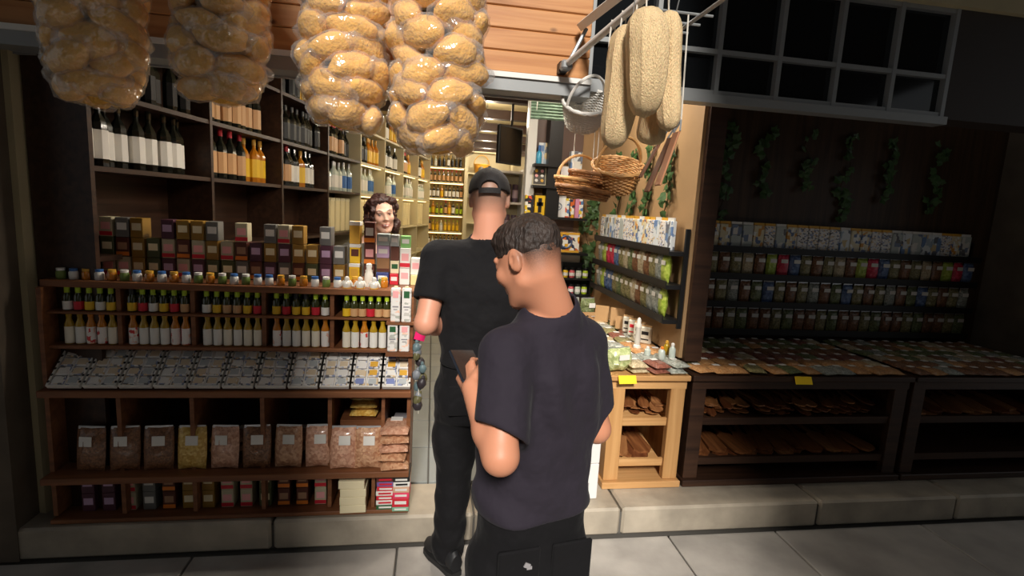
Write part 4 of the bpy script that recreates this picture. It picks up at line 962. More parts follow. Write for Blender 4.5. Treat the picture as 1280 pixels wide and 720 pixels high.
for b in range(nb):
    s0 = .05+b*bw
    near = b < 3
    for zi, z in enumerate(ZS):
        if zi == 0: continue
        s = s0+.06; k0 = R.choice(RK if zi == 2 else ['clear spirit bottle', 'blue labelled bottle', 'white labelled bottle'] if zi == 1 else ['black bottle', 'white labelled bottle'])
        if zi == 2 and b in (3, 4): k0 = 'gold liqueur bottle'
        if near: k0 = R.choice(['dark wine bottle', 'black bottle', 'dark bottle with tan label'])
        while s < s0+bw-.05:
            if R.random() < .22: k0 = R.choice(RK if zi != 1 or near else ['clear spirit bottle', 'blue labelled bottle', 'white labelled bottle'])
            lv = ('lowest', 'middle', 'top')[zi-1]
            put(KM[k0], 'bottle', '%s on the left wall, %s shelf, %s bay from the street' % (k0, lv, ORD[b]), 'bottle', wl(s, .19+R.uniform(-.04, .02), z+.0005), 0, '%ss on the %s shelf, bay %d of the left wall' % (k0, lv, b+1)); s += R.uniform(.074, .086)
    # row of pale gift tubes under the lights
    if b >= 3:
        tb = MB().box((0, 0, .15), (.10, .10, .30), bev=.006).mesh('gift_tube', C_('tube_cream', (226, 212, 168))); ld = MB().box((0, 0, .31), (.104, .104, .03), bev=.004).mesh('tube_lid', C_('tube_lid', (236, 228, 196)))
        for q in range(int((bw-.05)/.125)):
            put([('tube', tb), ('lid', ld)], 'gift_tube', 'pale gift tube in the lit row of the left wall, %s bay from the street' % ORD[b], 'gift box', wl(s0+.075+q*.125, .14, 1.3505), LWR, 'pale gift tubes of bay %d' % (b+1))
    if b >= 4: wbox('light_strip', s0+.04, s0+bw-.04, 1.70, 1.71, .20, .225, LED); wbox('light_strip', s0+.04, s0+bw-.04, 2.03, 2.037, .22, .24, LED)

# ------------------------------------------------------------------ back wall unit
BX0, BX1, BY = -.26, .52, 9.0
t = thing('back_shelving', 'lit shelving of bottles against the back wall of the shop', 'shelving', ((BX0+BX1)/2, BY+.12, .15))
o_ = Vector(((BX0+BX1)/2, BY+.12, .15))
def bbox(nm_, c, d, mt): new(nm_, MB().box(Vector(c)-o_, d).mesh(nm_, mt), t)
BZ = [at(552, p, y=BY).z for p in (306, 289, 268, 247, 227, 208)]
for z in BZ+[2.58]: bbox('shelf', ((BX0+BX1)/2, BY+.12, z-.012), (BX1-BX0, .26, .022), M_shelf)
for z in BZ[1:]+[2.58]: bbox('light_strip', ((BX0+BX1)/2, BY+.0, z-.03), (BX1-BX0-.06, .018, .012), LED)
for x in (BX0, BX1): bbox('upright', (x, BY+.12, 1.36), (.03, .27, 2.42), M_shelf)
bbox('back_panel', ((BX0+BX1)/2, BY+.235, 1.36), (BX1-BX0, .012, 2.42), C_('panel_ochre', (190, 160, 90)))
rows = ['dark wine bottle', 'yellow oil bottle', 'green oil bottle', 'dark wine bottle', 'dark bottle with tan label', 'black bottle']
for i, z in enumerate(BZ):
    x = BX0+.06; kk = rows[i]; lv = ('lowest', 'second', 'third', 'fourth', 'fifth', 'top')[i]
    while x < BX1-.04:
        k = kk if R.random() < .75 else R.choice(['dark wine bottle', 'white labelled bottle', 'gold liqueur bottle', 'dark bottle with tan label'])
        sc = min(1.0, ((BZ[i+1] if i < 5 else 2.58)-z-.05)/.30)
        put(KM[k], 'bottle', '%s on the %s shelf of the lit back unit' % (k, lv), 'bottle', (x, BY+.07, z+.0), 0, '%ss on the %s back shelf' % (k, lv), sc); x += R.uniform(.062, .075)
# second cream cabinet beside it with a basket on its shelf
t = thing('back_cabinet', 'cream cabinet right of the lit bottle shelves at the back', 'cabinet', (.93, 9.12, .15))
for z in (.5, .95, 1.4, 1.85, 2.24, 2.6): new('shelf', MB().box((0, 0, z-.162), (.76, .26, .022)).mesh('shelf', M_shelf), t)
for x in (-.38, .38): new('upright', MB().box((x, 0, 1.22), (.03, .27, 2.44)).mesh('upright', M_shelf), t)
new('back_panel', MB().box((0, .125, 1.22), (.76, .012, 2.44)).mesh('back', M_shelf), t)
for x in (.64, .72, .80, 1.02, 1.1, 1.18):
    put(KM['dark wine bottle'], 'bottle', 'dark wine bottle on the cream cabinet behind the cap', 'bottle', (x, 9.09, 1.8505), 0, 'bottles on the cream cabinet')

# ------------------------------------------------------------------ woven baskets (real strands)
M_wick = mat('wicker_tan', (190, 140, 82), .6, var=.25, vs=30); M_wickd = mat('wicker_brown', (150, 100, 56), .6, var=.25, vs=30); M_wickw = mat('wicker_white', (222, 218, 210), .6, var=.06, vs=30)
def weave(prof, n=28, per=9, r=.0045, amp=.0035):
    """horizontal strands that pass in and out of upright stakes; prof: (radius, z) list"""
    mb = MB(); tot = len(prof)
    for i, (rad, z) in enumerate(prof):
        pts = []
        for k in range(n*2+1):
            a = math.tau*k/(n*2); w_ = amp*(1 if (k+i) % 2 else -1); pts.append(((rad+w_)*math.cos(a), (rad+w_)*math.sin(a), z))
        mb.tube(pts, r, 4)
    return mb
def basket(name, label, loc, r0, r1, h, mt, handle=0, group=None, rz=0, tilt=(0, 0), rows=None, rim=.007):
    t = tag(new(name, None, None, loc, (tilt[0], tilt[1], rz)), label, 'basket', group)
    rows = rows or max(4, int(h/.0085)); P = [(r0+(r1-r0)*(i/(rows-1))**.8, .005+h*i/(rows-1)) for i in range(rows)]
    new('weave', weave(P, 16).mesh('weave', mt, True), t)['kind'] = 'stuff'
    st = MB()
    for k in range(16):
        a = math.tau*k/16; st.tube([(p*math.cos(a), p*math.sin(a), z) for p, z in P[::max(1, rows//5)]+[P[-1]]], .003, 4)
    new('stakes', st.mesh('stakes', mt, True), t)['kind'] = 'stuff'
    new('bottom', MB().lathe([(r0, 0), (r0, .006)], 20).mesh('bottom', mt), t)
    rm = MB()
    for q in range(2): rm.tube([((r1+.002)*math.cos(math.tau*k/28), (r1+.002)*math.sin(math.tau*k/28), h+.004*math.sin(k*2.2+q*3.1)) for k in range(29)], rim, 6)
    new('rim', rm.mesh('rim', mt, True), t)
    if handle: new('handle', MB().tube([(r1*math.cos(a), 0, h+handle*math.sin(a)) for a in [math.pi*k/16 for k in range(17)]], .007, 6).mesh('handle', mt, True), t)
    return t
basket('wicker_basket', 'small wicker basket with hoop handle on the back cabinet', (.79, 9.02, 2.24), .10, .13, .14, M_gold, .16)

# ceiling spots of the shop: recessed discs that give off light
bulb = mat('spot_glow', (255, 250, 236), .5, emit=(255, 244, 222), es=14)
for k, y in enumerate((5.06, 5.91, 6.83, 7.63, 8.52)):
    for x in (.47+.1*(y-5.06), 1.7):
        if x > 1.5 and k % 2: continue
        e = thing('ceiling_spot', ('round ceiling spot %s, in the row above the cap' % ('nearest the doorway', 'second from the doorway', 'third from the doorway', 'fourth from the doorway', 'deepest in the shop')[k]) if x < 1.5 else 'round ceiling spot in the hidden right row %s' % ('near', '', 'middle', '', 'deep')[k], 'ceiling light', (x, y, 2.66), 0, 'recessed ceiling spots')
        new('rim', MB().lathe([(.075, .01), (.075, -.006), (.062, -.008), (.062, .01)], 16).mesh('rim', M_white, True), e)
        new('lens', MB().lathe([(.062, -.003), (.062, .0)], 16).mesh('lens', bulb), e)
        ld = bpy.data.lights.new('spot_light', 'POINT'); ld.shadow_soft_size = .05; ld.energy = 9; ld.color = (1, .88, .70)
        lo = new('spot_light', ld, e, (0, 0, -.13))
# two added lamps, out of view, brighten the woman and the recess
for k, (x, y) in enumerate(((.05, 2.98), (1.0, 3.3))):
    e = thing('added_ceiling_lamp', 'added unseen round lamp in the entrance ceiling, %s side' % ('left', 'right')[k], 'ceiling light', (x, y, 2.78), 0, 'added entrance lamps')
    new('rim', MB().lathe([(.11, .01), (.11, -.012), (.095, -.014)], 20).mesh('rim', M_white, True), e); new('lens', MB().lathe([(.095, -.012), (.095, -.009)], 20).mesh('lens', bulb), e)
    ld = bpy.data.lights.new('lamp_light', 'AREA'); ld.shape = 'DISK'; ld.size = .18; ld.energy = 14; ld.color = (1, .9, .76); new('lamp_light', ld, e, (0, 0, -.018))

# added strip light hidden behind the lintel, brightens the woman's face and the goods
e = thing('added_strip_light', 'added strip light hidden behind the lintel', 'light', (.05, 2.60, 2.205), 0)
new('housing', MB().box((0, 0, .012), (1.2, .05, .03), bev=.004).mesh('housing', M_white), e); new('diffuser', MB().box((0, .008, -.008), (1.15, .035, .012)).mesh('diffuser', bulb), e)
ld = bpy.data.lights.new('strip', 'AREA'); ld.shape = 'RECTANGLE'; ld.size = 1.1; ld.size_y = .04; ld.energy = 9; ld.color = (1, .93, .82); new('strip', ld, e, (0, .012, -.018), (math.radians(28), 0, 0))
# black flat screen hanging beside the inner doorway
t = thing('wall_screen', 'black flat screen hung high inside the doorway', 'screen', tuple(at(637, 182, y=4.7)))
rz = Matrix.Rotation(math.radians(38), 3, 'Z')
new('panel', MB().box((0, 0, 0), (.30, .035, .33), bev=.004, rot=rz).mesh('panel', M_black), t)
new('glass', MB().box(rz @ Vector((0, -.0185, 0)), (.275, .002, .30), rot=rz).mesh('glass', M_smoke), t)
new('bracket', MB().tube([(0, .03, .0), (.02, .06, .2), (.02, .05, .46)], .012, 6).mesh('bracket', M_black), t)
# white shelf just inside the doorway, with dark tins
t = thing('white_shelf', 'white shelf unit with dark tins just inside the doorway', 'shelving', (.66, 5.25, .15))
for z in (.55, 1.0, 1.28, 1.58, 1.88): new('shelf', MB().box((0, 0, z-.012), (.42, .26, .022)).mesh('shelf', M_white), t)
for x in (-.21, .21): new('side', MB().box((x, 0, .95), (.022, .27, 1.9)).mesh('side', M_white), t)
new('back_panel', MB().box((0, .13, .95), (.42, .012, 1.9)).mesh('back', M_cream), t)
cn = [('can', MB().lathe([(.03, 0), (.03, .17), (.027, .175)], 10).mesh('can', C_('can_plum', (84, 66, 82)), True)), ('label', MB().lathe([(.0305, .04), (.0305, .12)], 10, caps=False).mesh('can_label', C_('can_pale', (170, 150, 160)), True))]
for z in (1.28, 1.58):
    for q in range(5): put(cn, 'tin_can', 'dark tin on the %s row of the white shelf beside the cap' % ('lower' if z < 1.5 else 'upper'), 'tin', (.52+q*.07, 5.2, .15+z), 0, 'tins on the white shelf, %s row' % ('lower' if z < 1.5 else 'upper'))

# ------------------------------------------------------------------ end wall of the recess: black shelves with packs
EY = 4.44
t = thing('black_shelf_unit', 'black shelf unit with souvenir packs on the end wall behind the navy T-shirt', 'shelving', (1.05, EY-.1, .15)); o_ = Vector((1.05, EY-.1, .15))
def e_(nm_, px0, py0, px1, py1, dy0, dy1, mt):
    a, b = at(px0, py0, y=EY), at(px1, py1, y=EY)
    new(nm_, MB().box(Vector(((a.x+b.x)/2, EY-(dy0+dy1)/2, (a.z+b.z)/2))-o_, (abs(b.x-a.x), dy1-dy0, abs(a.z-b.z))).mesh(nm_, mt), t)
e_('post', 684, 150, 692, 272, .0, .16, M_black); e_('back_panel', 694, 150, 727, 206, .0, .01, C_('panel_taupe', (112, 88, 78)))
e_('back_panel', 664, 112, 684, 206, .0, .01, MATS['panel_taupe']); e_('lower_panel', 682, 274, 716, 288, .0, .012, MATS['panel_taupe']); e_('white_panel', 700, 313, 724, 330, 0, .012, M_white)
SH = {}
for nm_, x0, x1, py in (('a', 663, 691, 207), ('b', 661, 727, 234), ('c', 656, 727, 271), ('d', 690, 728, 314)):
    a, b = at(x0, py, y=EY), at(x1, py, y=EY); z = (a.z+b.z)/2; SH[nm_] = z
    new('shelf', MB().box(Vector(((a.x+b.x)/2, EY-.09, z-.01))-o_, (b.x-a.x, .18, .02)).mesh('shelf', M_black), t)
def ex(px): return at(px, 240, y=EY-.1).x
def item(name, label, cat, px, z, parts, dy=.1, rz=0, tilt=0): return put(parts, name, label, cat, (ex(px), EY-dy, z), rz, None, None, (tilt, 0))
item('spray_bottle', 'blue bottle on a white card on the top black shelf', 'bottle', 674, SH['a'], [('card', MB().box((.03, .03, .09), (.10, .004, .18)).mesh('card', P_blue)), ('bottle', MB().lathe([(.022, 0), (.024, .02), (.024, .09), (.01, .11)], 12, (-.02, 0, 0)).mesh('spray', coat(C_('spray_teal', (60, 160, 200), .2)), True)), ('cap', MB().lathe([(.011, .11), (.011, .15), (.006, .155)], 10, (-.02, 0, 0)).mesh('spraycap', M_blue, True))])
item('framed_card', 'tilted framed card of small round souvenirs on the second black shelf', 'card', 673, SH['b'], [('frame', MB().box((0, 0, .08), (.12, .012, .16), bev=.003).mesh('frame', C_('frame_cream', (200, 190, 160)))), ('sheet', MB().box((0, -.0075, .08), (.10, .002, .14)).mesh('sheet', C_('sheet_dark', (70, 64, 56))))]+[('badge', MB().lathe([(.014, 0), (.012, .004)], 10, ((-.024+.048*(k % 2)), -.009, .04+.04*(k//2)), rot=Matrix.Rotation(math.pi/2, 3, 'X')).mesh('badge', (M_paper, M_gold, M_pink)[k % 3])) for k in range(6)], tilt=-.15)
item('gift_carton', 'white blue-topped carton on the second black shelf, right side', 'box', 718, SH['b']+.0, pack('gc1', (.10, .08, .30), P_blue, M_paper), .06)
item('poster_card', 'white poster card leaning on the second black shelf', 'card', 700, SH['b'], [('board', MB().box((0, 0, .085), (.12, .008, .17)).mesh('board', C_('card_white', (236, 234, 236)))), ('print', MB().box((0, -.0045, .05), (.09, .001, .02)).box((-.02, -.0045, .13), (.03, .001, .02)).mesh('print', C_('print_grey', (190, 190, 200))))])
item('soap_pack', 'yellow and black pack on the third black shelf, left end', 'box', 662, SH['c'], pack('sp1', (.075, .06, .17), P_mag, None))
item('soap_pack', 'yellow pack with black figure print on the third black shelf', 'box', 675, SH['c'], [('box', MB().box((0, 0, .085), (.085, .06, .17), bev=.002).mesh('sp2', M_yel)), ('figure', MB().box((0, -.031, .09), (.03, .002, .12)).box((0, -.031, .10), (.055, .002, .03)).mesh('fig', M_black))])
item('emblem_card', 'white card with grey round emblem on the third black shelf', 'card', 698, SH['c'], [('board', MB().box((0, 0, .09), (.145, .02, .18), bev=.003).mesh('ec', C_('card_white2', (240, 240, 240)))), ('emblem', MB().tube([(.035*math.cos(a), -.011, .09+.03*math.sin(a)) for a in [math.tau*k/16 for k in range(17)]], .004, 6).box((0, -.011, .085), (.04, .002, .01)).mesh('emb', C_('emb_grey', (140, 150, 170))))])
for q, px in enumerate((710, 716, 722, 727)): item('magazine', '%s of the upright magazines at the end of the third black shelf' % ('leftmost', 'second', 'third', 'rightmost')[q], 'magazine', px, SH['c'], [('cover', MB().box((0, 0, .08), (.034, .05, .16), bev=.002).mesh('mag%d' % q, (P_mag, P_gift, C_('mag_pink', (220, 150, 180)), P_mag)[q]))], .1)
ring = [(.05*math.cos(a), -.052, .09+.05*math.sin(a)) for a in [math.tau*k/20 for k in range(21)]]
item('gift_box', 'large yellow and white gift box with blue ring below the third black shelf', 'box', 710, SH['d'], [('box', MB().box((0, 0, .085), (.235, .10, .17), bev=.003).mesh('gb', P_gift)), ('edge', MB().box((0, -.0505, .16), (.235, .002, .018)).mesh('gbe', M_gold)), ('edge', MB().box((0, -.0505, .01), (.235, .002, .018)).mesh('gbe2', M_gold)), ('ring', MB().tube(ring, .008, 6).mesh('gbr', C_('ring_blue', (80, 96, 130))))])
# little rack of jars below
t = thing('jar_rack', 'small black rack holding two rows of little jars', 'rack', tuple(at(717, 367, y=4.36))); o2 = Vector(at(717, 367, y=4.36))
z1, z0 = at(717, 347, y=4.36).z-o2.z, 0.0
for z in (z0, z1): new('shelf', MB().box((0, 0, z-.008), (.26, .09, .016)).mesh('shelf', M_black), t)
for x in (-.13, .13): new('side', MB().box((x, 0, .13), (.008, .09, .28)).mesh('side', M_black), t)
new('back_panel', MB().box((0, .045, .13), (.26, .008, .28)).mesh('back', M_black), t); new('foot', MB().box((0, 0, -.02), (.24, .08, .01)).mesh('foot', M_black), t)
for r_, z in enumerate((z0, z1)):
    for q, (c, m_) in enumerate((('yellow', M_yel), ('rose', C_('jar_rose', (206, 90, 96))), ('pale', C_('jar_pale', (190, 200, 180))), ('lime', M_lime))):
        put([('jar', MB().lathe([(.022, 0), (.025, .005), (.025, .055), (.02, .066)], 10).mesh('rj_'+c, m_, True)), ('label', MB().lathe([(.0255, .018), (.0255, .045)], 10, caps=False).mesh('rjl_'+c, M_paper, True)), ('lid', MB().lathe([(.021, .066), (.021, .086)], 10).mesh('rjc_'+c, M_black, True))], 'small_jar', '%s jar in the %s row of the little black rack' % (c, ('lower', 'upper')[r_]), 'jar', (o2.x-.09+q*.06, o2.y-.005, o2.z+z+.0005), 0, 'jars in the little rack')
# ------------------------------------------------------------------ right side: pine tables along the street and the partition
def table(x0, x1, y0, y1, label, group='pine display tables', WT=None, WX=None):
    WT = WT or W_table; WX = WX or W_tablex
    cx, cy = (x0+x1)/2, (y0+y1)/2; t = thing('display_table', label, 'table', (cx, cy, .15), 0, group)
    W, D_ = x1-x0, y1-y0
    new('table_top', MB().box((0, 0, .64), (W, D_, .03), bev=.004).mesh('top', WX), t)
    new('front_rail', MB().box((0, -D_/2+.035, .60), (W-.02, .02, .05)).mesh('rail', WX), t)
    for sx in (-1, 1):
        new('post', MB().box((sx*(W/2-.055), -D_/2+.05, .3325), (.085, .045, .585), bev=.003).mesh('post', WT), t); new('post', MB().box((sx*(W/2-.055), D_/2-.05, .3325), (.085, .045, .585), bev=.003).mesh('post', WT), t)
        new('side_panel', MB().box((sx*(W/2-.02), .0, .33), (.014, D_-.12, .58)).mesh('side', WT), t)
    new('base_board', MB().box((0, 0, .02), (W, D_, .038), bev=.004).mesh('base', WX), t)
    n = 2
    for k, z in enumerate((.14, .38)):
        q = Matrix.Rotation(.12, 3, 'X')
        tr = new('sloped_tray', MB().box((0, -D_/2+.27, z+.01), (W-.20, .44, .014), rot=q).mesh('tray', WX), t)
        new('lip', MB().box((0, -D_/2+.05, z-.003), (W-.20, .016, .045), rot=q).mesh('lip', WX), tr)
    new('back_panel', MB().box((0, -D_/2+.52, .33), (W-.16, .014, .58)).mesh('back', WT), t)
    return t
table(.97, 1.43, 2.56, 4.28, 'pine display table with wooden utensils beneath, nearest the doorway')
table(1.445, 2.85, 2.56, 3.40, 'display table in shade-darkened wood along the street, right of the pine one', 'shade-darkened display tables', W_dimmed, W_dimmed)  # outer tables painted darker than the pine one to look shaded
table(2.865, 4.25, 2.56, 3.40, 'display table in shade-darkened wood farthest right along the street', 'shade-darkened display tables', W_dimmed, W_dimmed)
W_ol = [woodmat('olive_wood%d' % k, a, b, 'x', 2.0, rough=.35, gloss=.5) for k, (a, b) in enumerate((((96, 52, 28), (150, 96, 56)), ((120, 72, 40), (176, 122, 76)), ((84, 42, 24), (128, 76, 44))))]
def spoon(k, m_, L=.30, bw_=.032, sp=True):
    V = []; Fs = []; n = 15
    for i in range(n):
        u = i/(n-1); x = -L/2+L*u
        w_ = .0075 if u < .6 else .0075+(bw_-.0075)*math.sin(min(1, (u-.6)/.4*1.0)*math.pi*.78)**.8 if u > .6 else .0075
        if i == n-1: w_ = bw_*.35
        z = .0 if u < .62 else (-.010*math.sin((u-.62)/.38*math.pi) if sp else .0)
        th = .006 if u < .6 else .004
        for (sy, sz) in ((-1, 1), (0, 1 if not sp or u < .62 else .2), (1, 1), (1, -1), (0, -1.2), (-1, -1)): V.append((x, sy*w_, z+sz*th+.012))
    for i in range(n-1):
        for k_ in range(6): Fs.append((i*6+k_, i*6+(k_+1) % 6, (i+1)*6+(k_+1) % 6, (i+1)*6+k_))
    Fs += [tuple(range(6)), tuple((n-1)*6+k_ for k_ in range(6))]
    return MB().add(V, Fs).mesh('spoon%d' % k, m_, True)
spoons = [spoon(k, W_ol[k % 3], (.30, .27, .32)[k % 3], (.032, .038, .028)[k % 3], k < 3) for k in range(6)]
def board(k, m_):
    pts = [(-.17, -.012), (-.06, -.014), (-.04, -.05), (.13, -.055), (.16, -.03), (.16, .03), (.13, .055), (-.04, .05), (-.06, .014), (-.17, .012)]
    V = [(x, y, 0) for x, y in pts]+[(x, y, .014) for x, y in pts]; n = len(pts)
    return MB().add(V, [tuple(range(n))[::-1], tuple(range(n, 2*n))]+[(i, (i+1) % n, n+(i+1) % n, n+i) for i in range(n)]).mesh('board%d' % k, m_)
boards = [board(k, W_ol[k]) for k in range(3)]
def fill_tray(x0, x1, ztray, y0, what, where, grp):
    x = x0; k = 0; sl = .12
    while x < x1:
        for lay in range(3 if what == 'spoon' else 2):
            i = R.randrange(6 if what == 'spoon' else 3)
            yy_ = y0+.27+R.uniform(-.03, .03)
            zz_ = .15+ztray+.022+lay*(.021 if what == 'spoon' else .0185)+(.006 if what == 'spoon' else 0)
            o = tag(new('wooden_spoon' if what == 'spoon' else 'serving_board', (spoons if what == 'spoon' else boards)[i], None, (x+R.uniform(-.01, .01), yy_-.02, zz_-.004), (0, 0, 0)), 'olive-wood %s in the %s' % ('spoon' if what == 'spoon' else 'serving board', where), 'spoon' if what == 'spoon' else 'board', grp)
            o.rotation_euler = (Matrix.Rotation(sl, 4, 'X') @ Matrix.Rotation(math.pi/2*-1+R.uniform(-.35, .35), 4, 'Z')).to_euler()
        x += .062 if what == 'spoon' else .105
fill_tray(1.12, 1.31, .38, 2.56, 'spoon', 'upper tray of the table nearest the doorway', 'spoons in the first table')
fill_tray(1.14, 1.30, .14, 2.56, 'board', 'lower tray of the table nearest the doorway', 'boards in the first table')
fill_tray(1.62, 2.72, .38, 2.56, 'spoon', 'upper tray of the second table', 'spoons in the second table'); fill_tray(1.62, 2.72, .14, 2.56, 'board', 'lower tray of the second table', 'boards in the second table')
fill_tray(3.0, 3.9, .38, 2.56, 'board', 'upper tray of the farthest right table', 'boards in the third table')
# pouches on the table tops
ZT = .8055; ZP = .8655
fl = {k: [pillow('tp_%s%d' % (k, s), .105, .15, .034, g_, seed=s+11, flat=True, ls=(.36, .18)) for s in range(2)] for k, g_ in (('green herb', G_herb), ('olive herb', G_oliv), ('brown spice', G_brn), ('red spice', G_red), ('orange spice', G_org), ('beige herb', G_bei), ('grey-green herb', G_gry))}
def lay(x0, x1, y0, y1, kinds, where, grp, skip=None, lays=2):
    y = y0; r_ = 0
    while y < y1:
        x = x0; k = kinds[min(int((y-y0)/(y1-y0)*len(kinds)), len(kinds)-1)]
        while x < x1:
            kk = k if R.random() < .55 else R.choice(list(fl))
            if not (skip and skip(x, y)):
                for L_ in range(lays):
                    put(fl[kk][R.randrange(2)], 'herb_pouch', '%s pouch lying %s' % (kk, where), 'pouch', (x+R.uniform(-.01, .01), y+R.uniform(-.01, .01), ZT+L_*.030), R.uniform(-.25, .25), '%s %s' % (kk, grp), None, (.0, 0))
            x += .112
        y += .128
tall = lambda x, y: (x < 1.10 and y < 2.70) or (y > 3.86 and x > 1.0)
lay(1.03, 1.37, 2.645, 4.2, ['grey-green herb', 'orange spice', 'beige herb', 'red spice', 'olive herb', 'green herb', 'olive herb', 'green herb'], 'on the table nearest the doorway', 'pouches on the first table', tall)
lay(1.52, 2.8, 2.65, 3.3, ['orange spice', 'red spice', 'brown spice', 'green herb', 'brown spice'], 'on the second table along the street', 'pouches on the second table', None, 1)
lay(2.93, 4.1, 2.65, 3.3, ['brown spice', 'beige herb', 'green herb', 'brown spice'], 'on the farthest right table', 'pouches on the third table', None, 1)
# upright things on the first table
put(pillow('herb_bag', .16, .13, .12, G_pale, seed=3), 'herb_bag', 'bulging bag of pale green herbs at the table corner by the navy T-shirt', 'bag', (1.035, 2.66, ZT), .3)
mill = [('foot', MB().lathe([(.024, 0), (.024, .012), (.017, .02)], 14).mesh('mill_foot', M_ceram, True)), ('body', MB().lathe([(.017, .02), (.020, .05), (.014, .09), (.017, .125)], 14).mesh('mill_body', coat(mat('mill_pale', (206, 200, 188), .3)), True)), ('head', MB().lathe([(.018, .126), (.02, .14), (.012, .155), (.013, .17), (.006, .185)], 14).mesh('mill_head', M_ceram, True))]
put(mill, 'salt_mill', 'tall pale salt mill standing on the pouches', 'mill', (1.255, 2.93, ZP), 0)
for (x, y, k, h) in ((1.325, 2.74, 'squat glass shaker', .05), (1.372, 2.70, 'clear bottle', .085), (1.375, 2.78, 'yellow bottle', .08), (1.25, 2.76, 'round glass jar', .05), (1.30, 2.68, 'orange-topped bottle', .07)):
    c = {'squat glass shaker': M_clearb, 'clear bottle': M_clearb, 'yellow bottle': M_oil, 'round glass jar': M_clearb, 'orange-topped bottle': M_clearb}[k]
    put([('glass', MB().lathe([(.016, 0), (.019, .006), (.018, h*.65), (.008, h*.85)], 12).mesh('sm_'+k, c, True)), ('cap', MB().lathe([(.0095, h*.85), (.0095, h), (.005, h*1.06)], 12).mesh('smc_'+k, {'orange-topped bottle': M_orange, 'yellow bottle': M_gold}.get(k, M_paper), True))], 'condiment', k+' among the little bottles at the table front', 'bottle', (x, y, ZP), 0)
for q, y in enumerate((3.02, 3.12, 3.22, 3.32)):
    put([('bag', MB().box((0, 0, .055), (.075, .03, .11), bev=.008).mesh('kb%d' % q, C_('bag_offwhite', (206, 198, 180)))), ('print', MB().box((0, -.0156, .07), (.045, .001, .022)).box((0, -.0156, .03), (.05, .001, .008)).mesh('kbp%d' % q, (M_black, M_black, M_red, M_black)[q])), ('fold', MB().box((0, 0, .114), (.07, .012, .012)).mesh('kbf', M_kraft))], 'paper_bag', 'off-white printed paper bag, %s of the slanting row by the mill' % ('nearest', 'second', 'third', 'farthest')[q], 'bag', (1.345, y, ZP), -.75, 'paper bags by the mill')
for q, (x, y, h) in enumerate(((1.34, 3.52, .13), (1.27, 3.66, .12), (1.385, 3.70, .10), (1.345, 3.42, .09))):
    put([('board', MB().box((0, 0, h/2), (.10, .012, h)).mesh('cb%d' % q, M_kraft)), ('flap', MB().box((0, .02, .03), (.09, .03, .06)).mesh('cbf%d' % q, M_kraft))], 'cardboard_display', 'brown cardboard display stand, %s of the four behind the paper bags' % ('tallest', 'leftmost', 'deepest', 'smallest')[q], 'cardboard', (x, y, ZP), -.5, 'cardboard stands')
t = thing('cardboard_tray', 'open cardboard tray with cut handles holding a herb bag at the table end', 'box', (1.20, 4.0, ZT), .05)
new('tray_bottom', MB().box((0, 0, .004), (.30, .20, .006)).mesh('tb', M_kraft), t)
for c, d in (((0, -.1, .04), (.30, .006, .08)), ((0, .1, .04), (.30, .006, .08)), ((-.15, 0, .04), (.006, .2, .08)), ((.15, 0, .04), (.006, .2, .08))): new('tray_wall', MB().box(c, d).mesh('tw', M_kraft), t)
for x in (-.03, .03): new('handle_hole_disc', MB().lathe([(.012, 0), (.012, .002)], 12, (x, -.1045, .045), rot=Matrix.Rotation(math.pi/2, 3, 'X')).mesh('hole', M_dark), t)  # dark discs painted where the handle openings would be in shade
for q, x in enumerate((1.13, 1.26)): put(pillow('bayleaf%d' % q, .13, .17, .11, (G_gry, G_herb)[q], seed=21+q), 'herb_bag', '%s bag of dried leaves standing in the cardboard tray' % ('greyish', 'dark green')[q], 'bag', (x, 4.0, ZT+.008), .2)
put([('card', MB().box((0, 0, 0), (.10, .003, .045), rot=Matrix.Rotation(-.5, 3, 'X')).mesh('ycard', M_tag))], 'price_tag', 'yellow price tag on the front edge of the table', 'tag', (1.055, 2.543, .79), .05)
put([('card', MB().box((0, 0, 0), (.10, .003, .045), rot=Matrix.Rotation(-.5, 3, 'X')).mesh('ycard2', M_tag))], 'price_tag', 'yellow price tag on the front edge of the second table', 'tag', (2.1, 2.543, .79), -.05)
# ------------------------------------------------------------------ spice racks: partition (facing the aisle) and street wall
pk = {k: pillow('rk_'+k, .085, .165, .04, g_, seed=40+i, lp=.2, ls=(.6, .16)) for i, (k, g_) in enumerate((('olive', G_oliv), ('green', G_herb), ('brown', G_brn), ('beige', G_bei), ('lime', G_lim), ('red', G_crm), ('blue', G_blu), ('grey', G_gry)))}
for k in pk: pk[k][0] = pk[k][0]
cards = [[('pack', MB().box((0, 0, .085), (.08, .03, .17), bev=.004).mesh('ck%d' % i, m_)), ('header', MB().box((0, 0, .178), (.078, .01, .02)).mesh('ckh%d' % i, h_))] for i, (m_, h_) in enumerate(((P_blue, M_paper), (P_wht, M_gold), (printmat('grey_pack', (190, 196, 190), [(120, 134, 160), (226, 222, 214), (110, 110, 112)], (30, 30, 22), amount=.5), M_paper), (printmat('ochre_pack', (226, 214, 180), [(214, 150, 60), (100, 120, 160), (240, 240, 236)], (50, 50, 40), amount=.5), M_gold)))]
RZ = (.88, 1.08, 1.28, 1.47)
